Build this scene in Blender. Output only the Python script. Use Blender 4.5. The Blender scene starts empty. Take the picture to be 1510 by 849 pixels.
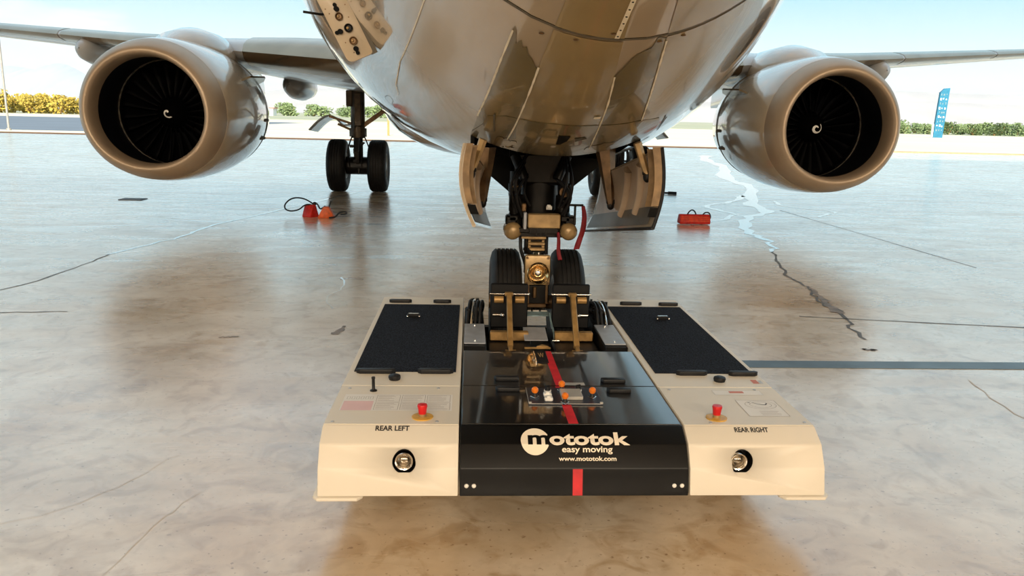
import bpy, bmesh, math, random
import numpy as np
from mathutils import Vector, Matrix

S = bpy.context.scene
COL = S.collection
random.seed(7)
PI = math.pi

# ---------------------------------------------------------------- camera
F_PX = 1162.0
PITCH, YAW, ROLL = 0.2132, 0.0556, 0.0239
CAM = Vector((-0.428, 0.0, 1.665))
_f = Vector((math.sin(YAW) * math.cos(PITCH), math.cos(YAW) * math.cos(PITCH), -math.sin(PITCH)))
_r0 = Vector((math.cos(YAW), -math.sin(YAW), 0))
_u0 = _r0.cross(_f)
_r = _r0 * math.cos(ROLL) + _u0 * math.sin(ROLL)
_u = _u0 * math.cos(ROLL) - _r0 * math.sin(ROLL)
cd = bpy.data.cameras.new('camera')
cd.sensor_width = 36.0
cd.sensor_fit = 'HORIZONTAL'
cd.lens = F_PX / 1510.0 * 36.0
cd.clip_start = 0.05
cd.clip_end = 20000
cam = bpy.data.objects.new('camera', cd)
COL.objects.link(cam)
cam.matrix_world = Matrix(((_r.x, _u.x, -_f.x, CAM.x), (_r.y, _u.y, -_f.y, CAM.y), (_r.z, _u.z, -_f.z, CAM.z), (0, 0, 0, 1)))
S.camera = cam

# ---------------------------------------------------------------- view, world, sun, lamps
S.view_settings.view_transform = 'Standard'
S.view_settings.look = 'None'
S.view_settings.gamma = 1.0
S.view_settings.use_curve_mapping = False
S.view_settings.exposure = 0.45

SKY_STRENGTH = 0.98
w = bpy.data.worlds.new('sky')
S.world = w
w.use_nodes = True
nt = w.node_tree
nt.nodes.clear()
out = nt.nodes.new('ShaderNodeOutputWorld')
bg = nt.nodes.new('ShaderNodeBackground')
bg.inputs['Strength'].default_value = SKY_STRENGTH
tc = nt.nodes.new('ShaderNodeTexCoord')
sep = nt.nodes.new('ShaderNodeSeparateXYZ')
nt.links.new(tc.outputs['Generated'], sep.inputs[0])
ramp = nt.nodes.new('ShaderNodeValToRGB')
cr = ramp.color_ramp
cr.elements[0].position = 0.0
cr.elements[0].color = (0.76, 0.77, 0.79, 1)
cr.elements[1].position = 1.0
cr.elements[1].color = (0.70, 0.85, 0.98, 1)
for p, c in ((0.045, (0.74, 0.79, 0.81, 1)), (0.085, (0.52, 0.74, 0.80, 1)), (0.14, (0.27, 0.60, 0.76, 1)), (0.3, (0.50, 0.76, 0.90, 1))):
    e = cr.elements.new(p)
    e.color = c
nt.links.new(sep.outputs['Z'], ramp.inputs['Fac'])
# soft clouds: stretched noise on the sky direction
mp = nt.nodes.new('ShaderNodeMapping')
mp.inputs['Scale'].default_value = (2.2, 2.2, 9.0)
mp.inputs['Location'].default_value = (0.35, 0.2, 0.6)
nt.links.new(tc.outputs['Generated'], mp.inputs['Vector'])
nz = nt.nodes.new('ShaderNodeTexNoise')
nz.inputs['Scale'].default_value = 1.6
nz.inputs['Detail'].default_value = 6
nt.links.new(mp.outputs[0], nz.inputs['Vector'])
cl = nt.nodes.new('ShaderNodeValToRGB')
cl.color_ramp.elements[0].position = 0.57
cl.color_ramp.elements[1].position = 0.72
nt.links.new(nz.outputs['Fac'], cl.inputs['Fac'])
mx = nt.nodes.new('ShaderNodeMix')
mx.data_type = 'RGBA'
nt.links.new(cl.outputs['Color'], mx.inputs[0])
nt.links.new(ramp.outputs['Color'], mx.inputs[6])
mx.inputs[7].default_value = (0.90, 0.86, 0.85, 1)
nt.links.new(mx.outputs[2], bg.inputs['Color'])
nt.links.new(bg.outputs[0], out.inputs['Surface'])

SUN_STRENGTH = 6.5
sd = bpy.data.lights.new('sun', 'SUN')
sd.energy = SUN_STRENGTH
sd.angle = math.radians(0.53)
sd.color = (1.0, 0.93, 0.80)
sun = bpy.data.objects.new('sun', sd)
COL.objects.link(sun)
sun.rotation_euler = (math.radians(66.5), 0, math.radians(0))      # high sun behind the hangar

FILL_W, FILL_COL = 2500.0, (1.0, 0.83, 0.62)                   # warm fill lamps added to light surfaces facing the viewer
HAZE = 0.00018
FILL_AT = [(-16, 0), (-5, 0), (6, 0), (17, 0)]


# ---------------------------------------------------------------- materials
def mat(name, col, rough=0.5, metal=0.0, spec=0.5, coat=0.0, var=0.08, scale=8.0, bump=0.0, col2=None, rvar=0.0, stretch=None, detail=4):
    m = bpy.data.materials.new(name)
    m.use_nodes = True
    t = m.node_tree
    b = t.nodes['Principled BSDF']
    b.inputs['Metallic'].default_value = metal
    b.inputs['Roughness'].default_value = rough
    b.inputs['Specular IOR Level'].default_value = spec
    b.inputs['Coat Weight'].default_value = coat
    b.inputs['Coat Roughness'].default_value = 0.04
    tcn = t.nodes.new('ShaderNodeTexCoord')
    n = t.nodes.new('ShaderNodeTexNoise')
    n.inputs['Scale'].default_value = scale
    n.inputs['Detail'].default_value = detail
    src = tcn.outputs['Object']
    if stretch:
        mpn = t.nodes.new('ShaderNodeMapping')
        mpn.inputs['Scale'].default_value = stretch
        t.links.new(src, mpn.inputs['Vector'])
        src = mpn.outputs[0]
    t.links.new(src, n.inputs['Vector'])
    r = t.nodes.new('ShaderNodeValToRGB')
    c2 = col2 or tuple(max(0, c * (1 - 2 * var)) for c in col)
    c1 = col if col2 else tuple(min(1, c * (1 + var)) for c in col)
    r.color_ramp.elements[0].position = 0.3
    r.color_ramp.elements[1].position = 0.7
    r.color_ramp.elements[0].color = (*c2, 1)
    r.color_ramp.elements[1].color = (*c1, 1)
    t.links.new(n.outputs['Fac'], r.inputs['Fac'])
    t.links.new(r.outputs['Color'], b.inputs['Base Color'])
    if rvar:
        mr = t.nodes.new('ShaderNodeMapRange')
        mr.inputs['From Min'].default_value = 0.3
        mr.inputs['From Max'].default_value = 0.7
        mr.inputs['To Min'].default_value = max(0.02, rough - rvar)
        mr.inputs['To Max'].default_value = rough + rvar
        t.links.new(n.outputs['Fac'], mr.inputs['Value'])
        t.links.new(mr.outputs[0], b.inputs['Roughness'])
    if bump:
        bp = t.nodes.new('ShaderNodeBump')
        bp.inputs['Strength'].default_value = bump
        bp.inputs['Distance'].default_value = 0.01
        t.links.new(n.outputs['Fac'], bp.inputs['Height'])
        t.links.new(bp.outputs[0], b.inputs['Normal'])
    return m


def concrete():
    m = bpy.data.materials.new('polished_concrete')
    m.use_nodes = True
    t = m.node_tree
    b = t.nodes['Principled BSDF']
    tcn = t.nodes.new('ShaderNodeTexCoord')

    def noise(scale, detail, stretch=(1, 1, 1), dist=0.0):
        mpn = t.nodes.new('ShaderNodeMapping')
        mpn.inputs['Scale'].default_value = stretch
        t.links.new(tcn.outputs['Object'], mpn.inputs['Vector'])
        n = t.nodes.new('ShaderNodeTexNoise')
        n.inputs['Scale'].default_value = scale
        n.inputs['Detail'].default_value = detail
        n.inputs['Distortion'].default_value = dist
        t.links.new(mpn.outputs[0], n.inputs['Vector'])
        return n.outputs['Fac']

    def rmp(fac, p0, c0, p1, c1):
        r = t.nodes.new('ShaderNodeValToRGB')
        r.color_ramp.elements[0].position = p0
        r.color_ramp.elements[1].position = p1
        r.color_ramp.elements[0].color = (*c0, 1)
        r.color_ramp.elements[1].color = (*c1, 1)
        t.links.new(fac, r.inputs['Fac'])
        return r.outputs['Color']

    def mul(a, b_, fac=1.0):
        k = t.nodes.new('ShaderNodeMix')
        k.data_type = 'RGBA'
        k.blend_type = 'MULTIPLY'
        k.inputs[0].default_value = fac
        t.links.new(a, k.inputs[6])
        t.links.new(b_, k.inputs[7])
        return k.outputs[2]

    big = noise(0.35, 5)
    mid = noise(1.7, 8, (1, 1.6, 1), 0.6)
    fine = noise(16, 6)
    c = rmp(big, 0.32, (0.80, 0.66, 0.49), 0.68, (0.88, 0.785, 0.65))
    c = mul(c, rmp(mid, 0.30, (0.80, 0.74, 0.65), 0.62, (1, 1, 1)))
    c = mul(c, rmp(fine, 0.25, (0.82, 0.80, 0.77), 0.55, (1, 1, 1)), 0.6)
    grunge = noise(4.5, 10, (1, 1, 1), 1.5)
    c = mul(c, rmp(grunge, 0.34, (0.70, 0.60, 0.47), 0.50, (1, 1, 1)), 0.75)
    speck = noise(38, 3)
    c = mul(c, rmp(speck, 0.27, (0.45, 0.36, 0.27), 0.36, (1, 1, 1)), 0.8)
    dirt = noise(0.8, 6, (1, 0.6, 1), 0.8)
    c = mul(c, rmp(dirt, 0.36, (0.80, 0.66, 0.48), 0.56, (1, 1, 1)), 0.8)
    t.links.new(c, b.inputs['Base Color'])
    streak = noise(1.1, 6, (0.55, 1.9, 1), 1.2)
    mr = t.nodes.new('ShaderNodeMapRange')
    mr.inputs['From Min'].default_value = 0.3
    mr.inputs['From Max'].default_value = 0.7
    mr.inputs['To Min'].default_value = 0.16
    mr.inputs['To Max'].default_value = 0.42
    t.links.new(streak, mr.inputs['Value'])
    t.links.new(mr.outputs[0], b.inputs['Roughness'])
    b.inputs['Specular IOR Level'].default_value = 0.6
    b.inputs['Coat Weight'].default_value = 1.0
    b.inputs['Coat IOR'].default_value = 1.75
    b.inputs['Coat Roughness'].default_value = 0.22
    bp = t.nodes.new('ShaderNodeBump')
    bp.inputs['Strength'].default_value = 0.03
    bp.inputs['Distance'].default_value = 0.02
    t.links.new(streak, bp.inputs['Height'])
    t.links.new(bp.outputs[0], b.inputs['Normal'])
    return m


M = {}
M['floor'] = concrete()
M['apron'] = mat('pale_apron_concrete', (0.66, 0.59, 0.44), 0.9, var=0.06, scale=0.15, stretch=(0.3, 1.5, 1))
M['apron_shade'] = mat('shaded_apron_grey', (0.13, 0.155, 0.19), 0.9, var=0.05, scale=0.2)  # pavement darkened to paint a cast shadow
M['rust_line'] = mat('rust_red_line', (0.52, 0.26, 0.14), 0.8)
M['steel_strip'] = mat('blue_grey_steel', (0.10, 0.135, 0.155), 0.4, 0.3, var=0.15, scale=4)
M['crack'] = mat('dark_crack', (0.10, 0.085, 0.07), 0.7, var=0.3, scale=6)
M['stain'] = mat('brown_stain', (0.23, 0.16, 0.10), 0.5, var=0.35, scale=9)
M['damp'] = mat('pale_mineral_trail', (0.80, 0.80, 0.80), 0.12, coat=1.0, var=0.05, scale=3)
M['damp'].node_tree.nodes['Principled BSDF'].inputs['Coat IOR'].default_value = 2.1
M['hairline'] = mat('hairline_crack', (0.62, 0.51, 0.38), 0.5, var=0.05, scale=8)
M['steel_wall'] = mat('tan_wall_sheet', (0.52, 0.42, 0.30), 0.6, var=0.05, scale=0.3)
M['ceiling'] = mat('tan_roof_sheet', (0.50, 0.42, 0.32), 0.6, var=0.05, scale=0.3)
M['paint'] = mat('cream_aircraft_paint', (0.43, 0.35, 0.252), 0.2, spec=0.5, coat=1.0, var=0.05, scale=1.5)
M['lip'] = mat('tan_inlet_lip', (0.40, 0.31, 0.225), 0.42, 0.4, var=0.06, scale=2)
M['olive'] = mat('olive_belly_primer', (0.175, 0.135, 0.062), 0.25, spec=0.5, coat=0.4, var=0.08, scale=2)
M['tanskin'] = mat('tan_belly_skin', (0.31, 0.235, 0.122), 0.22, spec=0.5, coat=0.5, var=0.06, scale=2.5)
M['seal'] = mat('pale_seam_sealant', (0.80, 0.74, 0.60), 0.5, var=0.1, scale=12)
M['seam'] = mat('dark_seam', (0.10, 0.085, 0.06), 0.6)
M['wing'] = mat('grey_wing_paint', (0.40, 0.42, 0.45), 0.25, spec=0.6, coat=0.4, var=0.05, scale=1)
M['slat'] = mat('polished_slat_metal', (0.33, 0.265, 0.19), 0.22, 0.9, var=0.08, scale=2)
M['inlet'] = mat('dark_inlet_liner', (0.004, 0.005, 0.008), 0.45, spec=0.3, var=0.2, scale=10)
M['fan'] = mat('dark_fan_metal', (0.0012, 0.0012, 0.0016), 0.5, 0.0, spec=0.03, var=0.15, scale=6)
M['ring'] = mat('worn_shroud_ring', (0.42, 0.37, 0.30), 0.35, 0.6, var=0.3, scale=14)
M['white'] = mat('white_paint', (0.85, 0.84, 0.80), 0.4)
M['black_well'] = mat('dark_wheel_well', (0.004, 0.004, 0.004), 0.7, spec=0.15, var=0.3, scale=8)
M['dark_metal'] = mat('dark_gear_metal', (0.007, 0.006, 0.005), 0.42, 0.2, spec=0.3, var=0.3, scale=20)
M['bronze'] = mat('brown_gear_metal', (0.17, 0.10, 0.045), 0.4, 0.5, var=0.25, scale=14)
M['gold'] = mat('tan_gear_paint', (0.44, 0.29, 0.13), 0.35, 0.25, var=0.2, scale=14)
M['frametan'] = mat('tan_frame_paint', (0.27, 0.175, 0.09), 0.4, 0.1, var=0.2, scale=14)
M['chrome'] = mat('bright_steel', (0.78, 0.75, 0.70), 0.15, 1.0, var=0.05, scale=10)
M['tyre'] = mat('black_tyre_rubber', (0.010, 0.0095, 0.0095), 0.6, spec=0.3, var=0.3, scale=14)
M['geardark'] = mat('dark_brown_gear_metal', (0.06, 0.04, 0.022), 0.4, 0.4, var=0.3, scale=10)
M['hub'] = mat('grey_wheel_hub', (0.40, 0.40, 0.40), 0.4, 0.6)
M['doorskin'] = mat('door_inner_tan', (0.46, 0.35, 0.25), 0.35, var=0.12, scale=5)
M['doorlow'] = mat('door_inner_grey', (0.12, 0.11, 0.095), 0.4, var=0.15, scale=5)
M['red'] = mat('red_webbing', (0.22, 0.004, 0.012), 0.7, var=0.15, scale=20)
M['tugwhite'] = mat('cream_tug_enamel', (0.77, 0.715, 0.615), 0.42, spec=0.4, coat=0.0, var=0.015, scale=3)
M['tugblack'] = mat('black_tug_enamel', (0.003, 0.0035, 0.005), 0.30, spec=0.4, coat=1.0, var=0.25, scale=6)
M['tugdark'] = mat('black_tug_frame', (0.003, 0.003, 0.0035), 0.5, spec=0.25, var=0.2, scale=10)
for k_ in ('hairline', 'crack', 'stain'):
    if k_ in M:
        M[k_].node_tree.nodes['Principled BSDF'].inputs['Coat Weight'].default_value = 0.3
        M[k_].node_tree.nodes['Principled BSDF'].inputs['Coat Roughness'].default_value = 0.25
M['tugfront'] = mat('black_tug_front', (0.0025, 0.0028, 0.0035), 0.34, spec=0.22, var=0.2, scale=6)
M['platetan'] = mat('tan_panel_paint', (0.47, 0.385, 0.275), 0.35, var=0.05, scale=9)
M['grip'] = mat('black_grit_mat', (0.030, 0.038, 0.056), 0.9, spec=0.12, var=0.0, scale=130, bump=0.9, col2=(0.001, 0.0015, 0.003), detail=2)
M['rubber'] = mat('black_rubber', (0.008, 0.008, 0.009), 0.5, spec=0.35, var=0.2, scale=20)
M['tape'] = mat('red_tape', (0.62, 0.010, 0.018), 0.5, var=0.12, scale=18)
M['redbtn'] = mat('red_button', (0.62, 0.006, 0.010), 0.35)
M['yellow'] = mat('yellow_ring', (0.66, 0.38, 0.06), 0.4, var=0.15, scale=30)
M['orange'] = mat('orange_knob', (0.80, 0.20, 0.015), 0.35)
M['panelblue'] = mat('navy_control_panel', (0.012, 0.016, 0.030), 0.35)
M['plate'] = mat('grey_label_plate', (0.50, 0.48, 0.44), 0.4, 0.3)
M['steelplate'] = mat('sky_tinted_steel', (0.42, 0.45, 0.50), 0.3, 0.3, var=0.08, scale=16)  # lightened so the colour stands in for reflected sky on the plates
M['teal'] = mat('teal_and_sky_tinted_steel', (0.22, 0.32, 0.35), 0.3, 0.3, var=0.2, scale=20)
M['armtan'] = mat('tan_steel_arm', (0.42, 0.25, 0.09), 0.42, 0.4, var=0.22, scale=16)
M['paper'] = mat('white_decal', (0.84, 0.82, 0.78), 0.5, var=0.02)
M['pink'] = mat('faded_pink_decal', (0.80, 0.55, 0.56), 0.5, var=0.03)
M['print'] = mat('grey_print', (0.36, 0.32, 0.30), 0.6)
M['black'] = mat('black_print', (0.02, 0.02, 0.02), 0.5)
M['cream'] = mat('cream_print', (0.85, 0.76, 0.62), 0.5, var=0.02)
M['hazard'] = mat('red_print', (0.62, 0.22, 0.16), 0.6)
M['glass'] = mat('lamp_lens', (0.42, 0.36, 0.28), 0.12, 0.85, var=0.45, scale=40)
M['goldlens'] = mat('gold_reflector', (0.72, 0.50, 0.24), 0.16, 1.0, var=0.25, scale=40)
M['chockred'] = mat('red_chock_rubber', (0.55, 0.02, 0.012), 0.5, var=0.15, scale=20)
M['chockorange'] = mat('orange_chock_rubber', (0.72, 0.11, 0.012), 0.5, var=0.15, scale=20)
M['rope'] = mat('dark_rope', (0.012, 0.020, 0.028), 0.8)
M['leaf'] = mat('ochre_shrub_leaf', (0.52, 0.37, 0.06), 0.8, col2=(0.30, 0.22, 0.03), scale=0.8)
M['leafdark'] = mat('green_shrub_leaf', (0.26, 0.32, 0.14), 0.8, col2=(0.12, 0.18, 0.07), scale=0.6)
M['field'] = mat('dry_plain', (0.42, 0.38, 0.26), 0.95, col2=(0.28, 0.30, 0.20), scale=0.02)
M['mountain'] = mat('haze_blue_rock', (0.42, 0.47, 0.55), 0.95, var=0.04, scale=0.004)  # blue of distant haze put into the rock colour
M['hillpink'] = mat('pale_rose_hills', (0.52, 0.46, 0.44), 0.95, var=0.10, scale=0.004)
M['blue_sign'] = mat('cyan_sign_blue', (0.010, 0.15, 0.25), 0.5, var=0.1, scale=3)
M['pole'] = mat('grey_pole', (0.33, 0.31, 0.28), 0.5, 0.3)
M['wood'] = mat('weathered_post', (0.42, 0.24, 0.09), 0.8)
M['blockwhite'] = mat('white_render', (0.80, 0.78, 0.74), 0.8)
M['concretegrey'] = mat('grey_cover', (0.12, 0.14, 0.17), 0.6, 0.3)
M['lampglass'] = None


def emis(name, col, s):
    m = mat(name, (0.8, 0.8, 0.8), 0.4)
    b = m.node_tree.nodes['Principled BSDF']
    b.inputs['Emission Color'].default_value = (*col, 1)
    b.inputs['Emission Strength'].default_value = s
    return m


# ---------------------------------------------------------------- mesh helpers
ORIG = {}


class MB:
    def __init__(s):
        s.bm = bmesh.new()

    def quadgrid(s, rows, closed_u=False, smooth=True):
        vs = [[s.bm.verts.new(p) for p in r] for r in rows]
        n = len(rows[0])
        for i in range(len(rows) - 1):
            for j in range(n if closed_u else n - 1):
                k = (j + 1) % n
                try:
                    f = s.bm.faces.new((vs[i][j], vs[i][k], vs[i + 1][k], vs[i + 1][j]))
                    f.smooth = smooth
                except ValueError:
                    pass
        return vs

    def cap(s, loop, flip=False):
        try:
            f = s.bm.faces.new(loop[::-1] if flip else loop)
            f.smooth = False
        except ValueError:
            pass

    def box(s, c, d, rot=None, bev=0.0, seg=1):
        r = bmesh.ops.create_cube(s.bm, size=1.0)
        vs = r['verts']
        mtx = Matrix.Translation(c) @ (rot.to_4x4() if rot else Matrix.Identity(4)) @ Matrix.Diagonal((*d, 1))
        bmesh.ops.transform(s.bm, matrix=mtx, verts=vs)
        if bev:
            es = list({e for v in vs for e in v.link_edges})
            bmesh.ops.bevel(s.bm, geom=es, offset=bev, segments=seg, affect='EDGES', profile=0.5)
        return s

    def beam(s, a, b, wx, wy, up=(0, 0, 1), bev=0.0):
        a, b = Vector(a), Vector(b)
        z = (b - a).normalized()
        x = Vector(up).cross(z)
        if x.length < 1e-4:
            x = Vector((1, 0, 0))
        x.normalize()
        y = z.cross(x)
        R = Matrix((x, y, z)).transposed()
        return s.box((a + b) / 2, (wx, wy, (b - a).length), R, bev)

    def cyl(s, a, b, r, r2=None, seg=16, caps=True):
        a, b = Vector(a), Vector(b)
        r2 = r if r2 is None else r2
        z = (b - a).normalized()
        x = z.orthogonal().normalized()
        y = z.cross(x)
        rows = []
        for p, q in ((a, r), (b, r2)):
            rows.append([p + (x * math.cos(t) + y * math.sin(t)) * q for t in [2 * PI * k / seg for k in range(seg)]])
        vs = s.quadgrid(rows, True)
        if caps:
            s.cap(vs[0], True)
            s.cap(vs[1])
        return s

    def lathe(s, prof, o, axis, seg=32, sq=None, closed=False):
        """prof: (along, radius); axis: unit vector; sq(theta)->radius factor"""
        o, z = Vector(o), Vector(axis).normalized()
        x = Vector((1, 0, 0)) if abs(z.x) < 0.9 else Vector((0, 1, 0))
        x = (x - z * x.dot(z)).normalized()
        y = z.cross(x)
        rows = []
        for al, r in prof:
            row = []
            for k in range(seg):
                t = 2 * PI * k / seg
                v = x * math.cos(t) + y * math.sin(t)
                if sq:
                    v = Vector((v.x, v.y, v.z * sq(v.z)))
                row.append(o + z * al + v * r)
            rows.append(row)
        if closed:
            rows.append(rows[0])
        s.quadgrid(rows, True)
        return s

    def tube(s, pts, r, seg=8, caps=True, smooth_n=0):
        P = [Vector(p) for p in pts]
        if smooth_n:
            P = spline(P, smooth_n)
        rows = []
        x = None
        for i, p in enumerate(P):
            d = (P[min(i + 1, len(P) - 1)] - P[max(i - 1, 0)])
            d.normalize()
            x = d.orthogonal() if x is None else (x - d * x.dot(d))
            if x.length < 1e-5:
                x = d.orthogonal()
            x.normalize()
            y = d.cross(x)
            rr = r(i / (len(P) - 1)) if callable(r) else r
            rows.append([p + (x * math.cos(t) + y * math.sin(t)) * rr for t in [2 * PI * k / seg for k in range(seg)]])
        vs = s.quadgrid(rows, True)
        if caps:
            s.cap(vs[0], True)
            s.cap(vs[-1])
        return s

    def prism(s, poly, axis, a, b, bev=0.0):
        """extrude 2D poly along axis ('x': poly=(y,z); 'y': poly=(x,z); 'z': poly=(x,y))"""
        def mk(p, t):
            return {'x': (t, p[0], p[1]), 'y': (p[0], t, p[1]), 'z': (p[0], p[1], t)}[axis]
        A = [s.bm.verts.new(mk(p, a)) for p in poly]
        B = [s.bm.verts.new(mk(p, b)) for p in poly]
        fs = [s.bm.faces.new(A), s.bm.faces.new(B[::-1])]
        n = len(poly)
        for i in range(n):
            fs.append(s.bm.faces.new((A[i], B[i], B[(i + 1) % n], A[(i + 1) % n])))
        bmesh.ops.recalc_face_normals(s.bm, faces=fs)
        if bev:
            es = list({e for f in fs for e in f.edges})
            bmesh.ops.bevel(s.bm, geom=es, offset=bev, segments=2, affect='EDGES', profile=0.5)
        return s

    def ball(s, c, r, sc=(1, 1, 1), seg=16, rings=10):
        ret = bmesh.ops.create_uvsphere(s.bm, u_segments=seg, v_segments=rings, radius=r)
        bmesh.ops.transform(s.bm, matrix=Matrix.Translation(c) @ Matrix.Diagonal((*sc, 1)), verts=ret['verts'])
        for v in ret['verts']:
            for f in v.link_faces:
                f.smooth = True
        return s

    def ribbon(s, pts, wid, z):
        """flat strip on the ground: pts (x,y), wid scalar or list"""
        L, Rr = [], []
        n = len(pts)
        for i, p in enumerate(pts):
            a, b = pts[max(0, i - 1)], pts[min(n - 1, i + 1)]
            d = Vector((b[0] - a[0], b[1] - a[1]))
            d.normalize()
            nrm = Vector((-d.y, d.x))
            ww = wid[i] if isinstance(wid, (list, tuple)) else wid
            L.append((p[0] + nrm.x * ww / 2, p[1] + nrm.y * ww / 2, z))
            Rr.append((p[0] - nrm.x * ww / 2, p[1] - nrm.y * ww / 2, z))
        s.quadgrid([Rr, L], smooth=False)
        return s

    def build(s, name, m, parent=None, sharp=40, recalc=True):
        o0 = ORIG.get(parent.name, Vector((0, 0, 0))) if parent else Vector((0, 0, 0))
        if recalc:
            bmesh.ops.recalc_face_normals(s.bm, faces=s.bm.faces[:])
        if o0.length:
            bmesh.ops.translate(s.bm, vec=-o0, verts=s.bm.verts[:])
        me = bpy.data.meshes.new(name)
        s.bm.to_mesh(me)
        s.bm.free()
        if sharp:
            me.set_sharp_from_angle(angle=math.radians(sharp))
        me.materials.append(m)
        o = bpy.data.objects.new(name, me)
        COL.objects.link(o)
        if parent:
            o.parent = parent
        ORIG[o.name] = o0.copy()
        return o


def spline(P, n):
    out = []
    for i in range(len(P) - 1):
        p0, p1, p2, p3 = P[max(i - 1, 0)], P[i], P[i + 1], P[min(i + 2, len(P) - 1)]
        for k in range(n):
            t = k / n
            out.append(0.5 * ((2 * p1) + (p2 - p0) * t + (2 * p0 - 5 * p1 + 4 * p2 - p3) * t * t + (3 * p1 - p0 - 3 * p2 + p3) * t ** 3))
    out.append(P[-1])
    return out


def thing(name, label, cat, loc, group=None):
    o = bpy.data.objects.new(name, None)
    COL.objects.link(o)
    o.location = loc
    o.empty_display_size = 0.1
    ORIG[o.name] = Vector(loc)
    return tag(o, label, cat, group)


def tag(o, label=None, cat=None, group=None, kind=None):
    for k, v in (('label', label), ('category', cat), ('group', group), ('kind', kind)):
        if v:
            o[k] = v
    return o


def base_at(o, loc):
    """move a one-mesh thing's origin to its base"""
    v = Vector(loc)
    o.data.transform(Matrix.Translation(-v))
    o.location = v
    return o


def struct(o):
    o['kind'] = 'structure'
    return o


def twin(o, parent, loc=None, rot=None):
    c = o.copy()
    COL.objects.link(c)
    c.parent = parent
    if loc is not None:
        c.location = loc
    if rot is not None:
        c.rotation_euler = rot
    ORIG[c.name] = ORIG[o.name].copy()
    return c


def cubic(x, X, Y):
    X, Y = np.asarray(X, float), np.asarray(Y, float)
    m = np.gradient(Y, X)
    x = min(max(x, X[0]), X[-1])
    i = min(max(int(np.searchsorted(X, x)) - 1, 0), len(X) - 2)
    h = X[i + 1] - X[i]
    t = (x - X[i]) / h
    return float((2 * t ** 3 - 3 * t ** 2 + 1) * Y[i] + (t ** 3 - 2 * t ** 2 + t) * h * m[i] + (-2 * t ** 3 + 3 * t ** 2) * Y[i + 1] + (t ** 3 - t ** 2) * h * m[i + 1])


# ---------------------------------------------------------------- hangar, apron and land
def slab(name, x0, x1, y0, y1, z0, z1, m):
    return struct(MB().box(((x0 + x1) / 2, (y0 + y1) / 2, (z0 + z1) / 2), (x1 - x0, y1 - y0, z1 - z0)).build(name, m))


floor = slab('floor', -60, 60, -26, 51, -0.3, 0, M['floor'])
ground_apron = slab('apron_pavement', -420, 420, 51, 178, -0.3, 0.0, M['apron'])
slab('ceiling', -60, 20, -26, 14, 16.0, 16.5, M['ceiling'])
slab('ceiling.001', 20, 46, -26, 3, 16.0, 16.5, M['ceiling'])
slab('wall_back', -60, 46, -26.4, -26, 0, 16, M['steel_wall'])
slab('wall_right', 46, 46.4, -26, 3, 0, 16, M['steel_wall'])
slab('trim_1', -60, 60, 51.0, 51.8, 0.0, 0.06, M['rust_line'])
slab('apron_shadow_slab', -150, -27.5, 58, 132, 0.0, 0.012, M['apron_shade'])  # dark slab stands in for another building's shadow on the apron
plain = slab('dry_plain_ground', -7000, 7000, 178, 7000, -0.5, 0.05, M['field'])
# floor pieces: the steel cover strip, cracks, trails and stains
MB().box((2.62, 5.232, 0.0015), (2.2 * 1.9, 0.16, 0.005)).build('cover_strip', M['steel_strip'], floor).location = (0.52, 0, 0)


def mark(name, pts, wid, m, z=0.0022, jitter=0.0, n=5):
    P = [Vector((p[0], p[1], 0)) for p in pts]
    P = spline(P, n)
    rnd = random.Random(len(pts) * 31 + int(abs(pts[0][0]) * 100))
    Q = [(p.x + rnd.uniform(-jitter, jitter), p.y + rnd.uniform(-jitter, jitter) * 2) for p in P]
    if isinstance(wid, tuple):
        W = [wid[0] + (wid[1] - wid[0]) * i / (len(Q) - 1) for i in range(len(Q))]
        W = [a * rnd.uniform(0.55, 1.3) for a in W]
    else:
        W = [wid * rnd.uniform(0.6, 1.2) for _ in Q]
    return MB().ribbon(Q, W, z).build(name, m, floor, sharp=0)


mark('floor_crack', [(-5.4, 6.3), (-4.736, 7.307), (-4.598, 8.413), (-4.615, 9.251)], (0.028, 0.02), M['crack'], jitter=0.02)
mark('mineral_trail', [(-4.615, 9.251), (-4.325, 10.475), (-4.25, 11.2), (-4.164, 12.123), (-3.675, 13.995), (-3.3, 15.5), (-2.9, 17.1)], (0.035, 0.09), M['damp'], jitter=0.03)
mark('floor_crack', [(-4.9, 6.42), (-4.27, 6.48), (-3.762, 6.548)], 0.022, M['crack'], jitter=0.006)
mark('mineral_trail', [(11.5, 40), (10.211, 35.726), (9.2, 30), (7.4, 24), (6.9, 20.5), (5.548, 16.409), (5.3, 14.9), (4.5, 13.8), (3.932, 12.167), (3.9, 11.0), (3.624, 10.211)], (0.55, 0.05), M['damp'], jitter=0.06)
mark('mineral_trail', [(5.9, 18.2), (5.4, 17.0), (4.3, 15.6), (4.5, 14.4), (3.7, 13.2), (3.2, 12.6)], (0.16, 0.05), M['damp'], jitter=0.05)
mark('mineral_trail', [(6.3, 17.0), (6.1, 16.0), (6.7, 15.1), (6.0, 14.2)], 0.09, M['damp'], jitter=0.05)
mark('floor_crack', [(3.624, 10.211), (3.35, 9.3), (3.151, 8.561), (3.12, 8.0), (3.011, 7.516), (2.93, 7.1), (2.96, 6.815), (2.80, 6.3), (2.73, 5.911)], 0.032, M['crack'], jitter=0.025)
mark('floor_stain', [(3.13, 7.9), (3.05, 7.5), (2.98, 7.15), (2.90, 6.75)], (0.03, 0.11), M['stain'], z=0.003, jitter=0.02)
mark('floor_crack', [(2.5, 6.63), (2.677, 6.605), (3.5, 6.46), (4.342, 6.32), (6.0, 6.05)], 0.026, M['crack'], jitter=0.004)
mark('floor_crack', [(5.659, 15.191), (5.72, 12.0), (5.756, 9.156)], 0.02, M['crack'], jitter=0.004)
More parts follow.
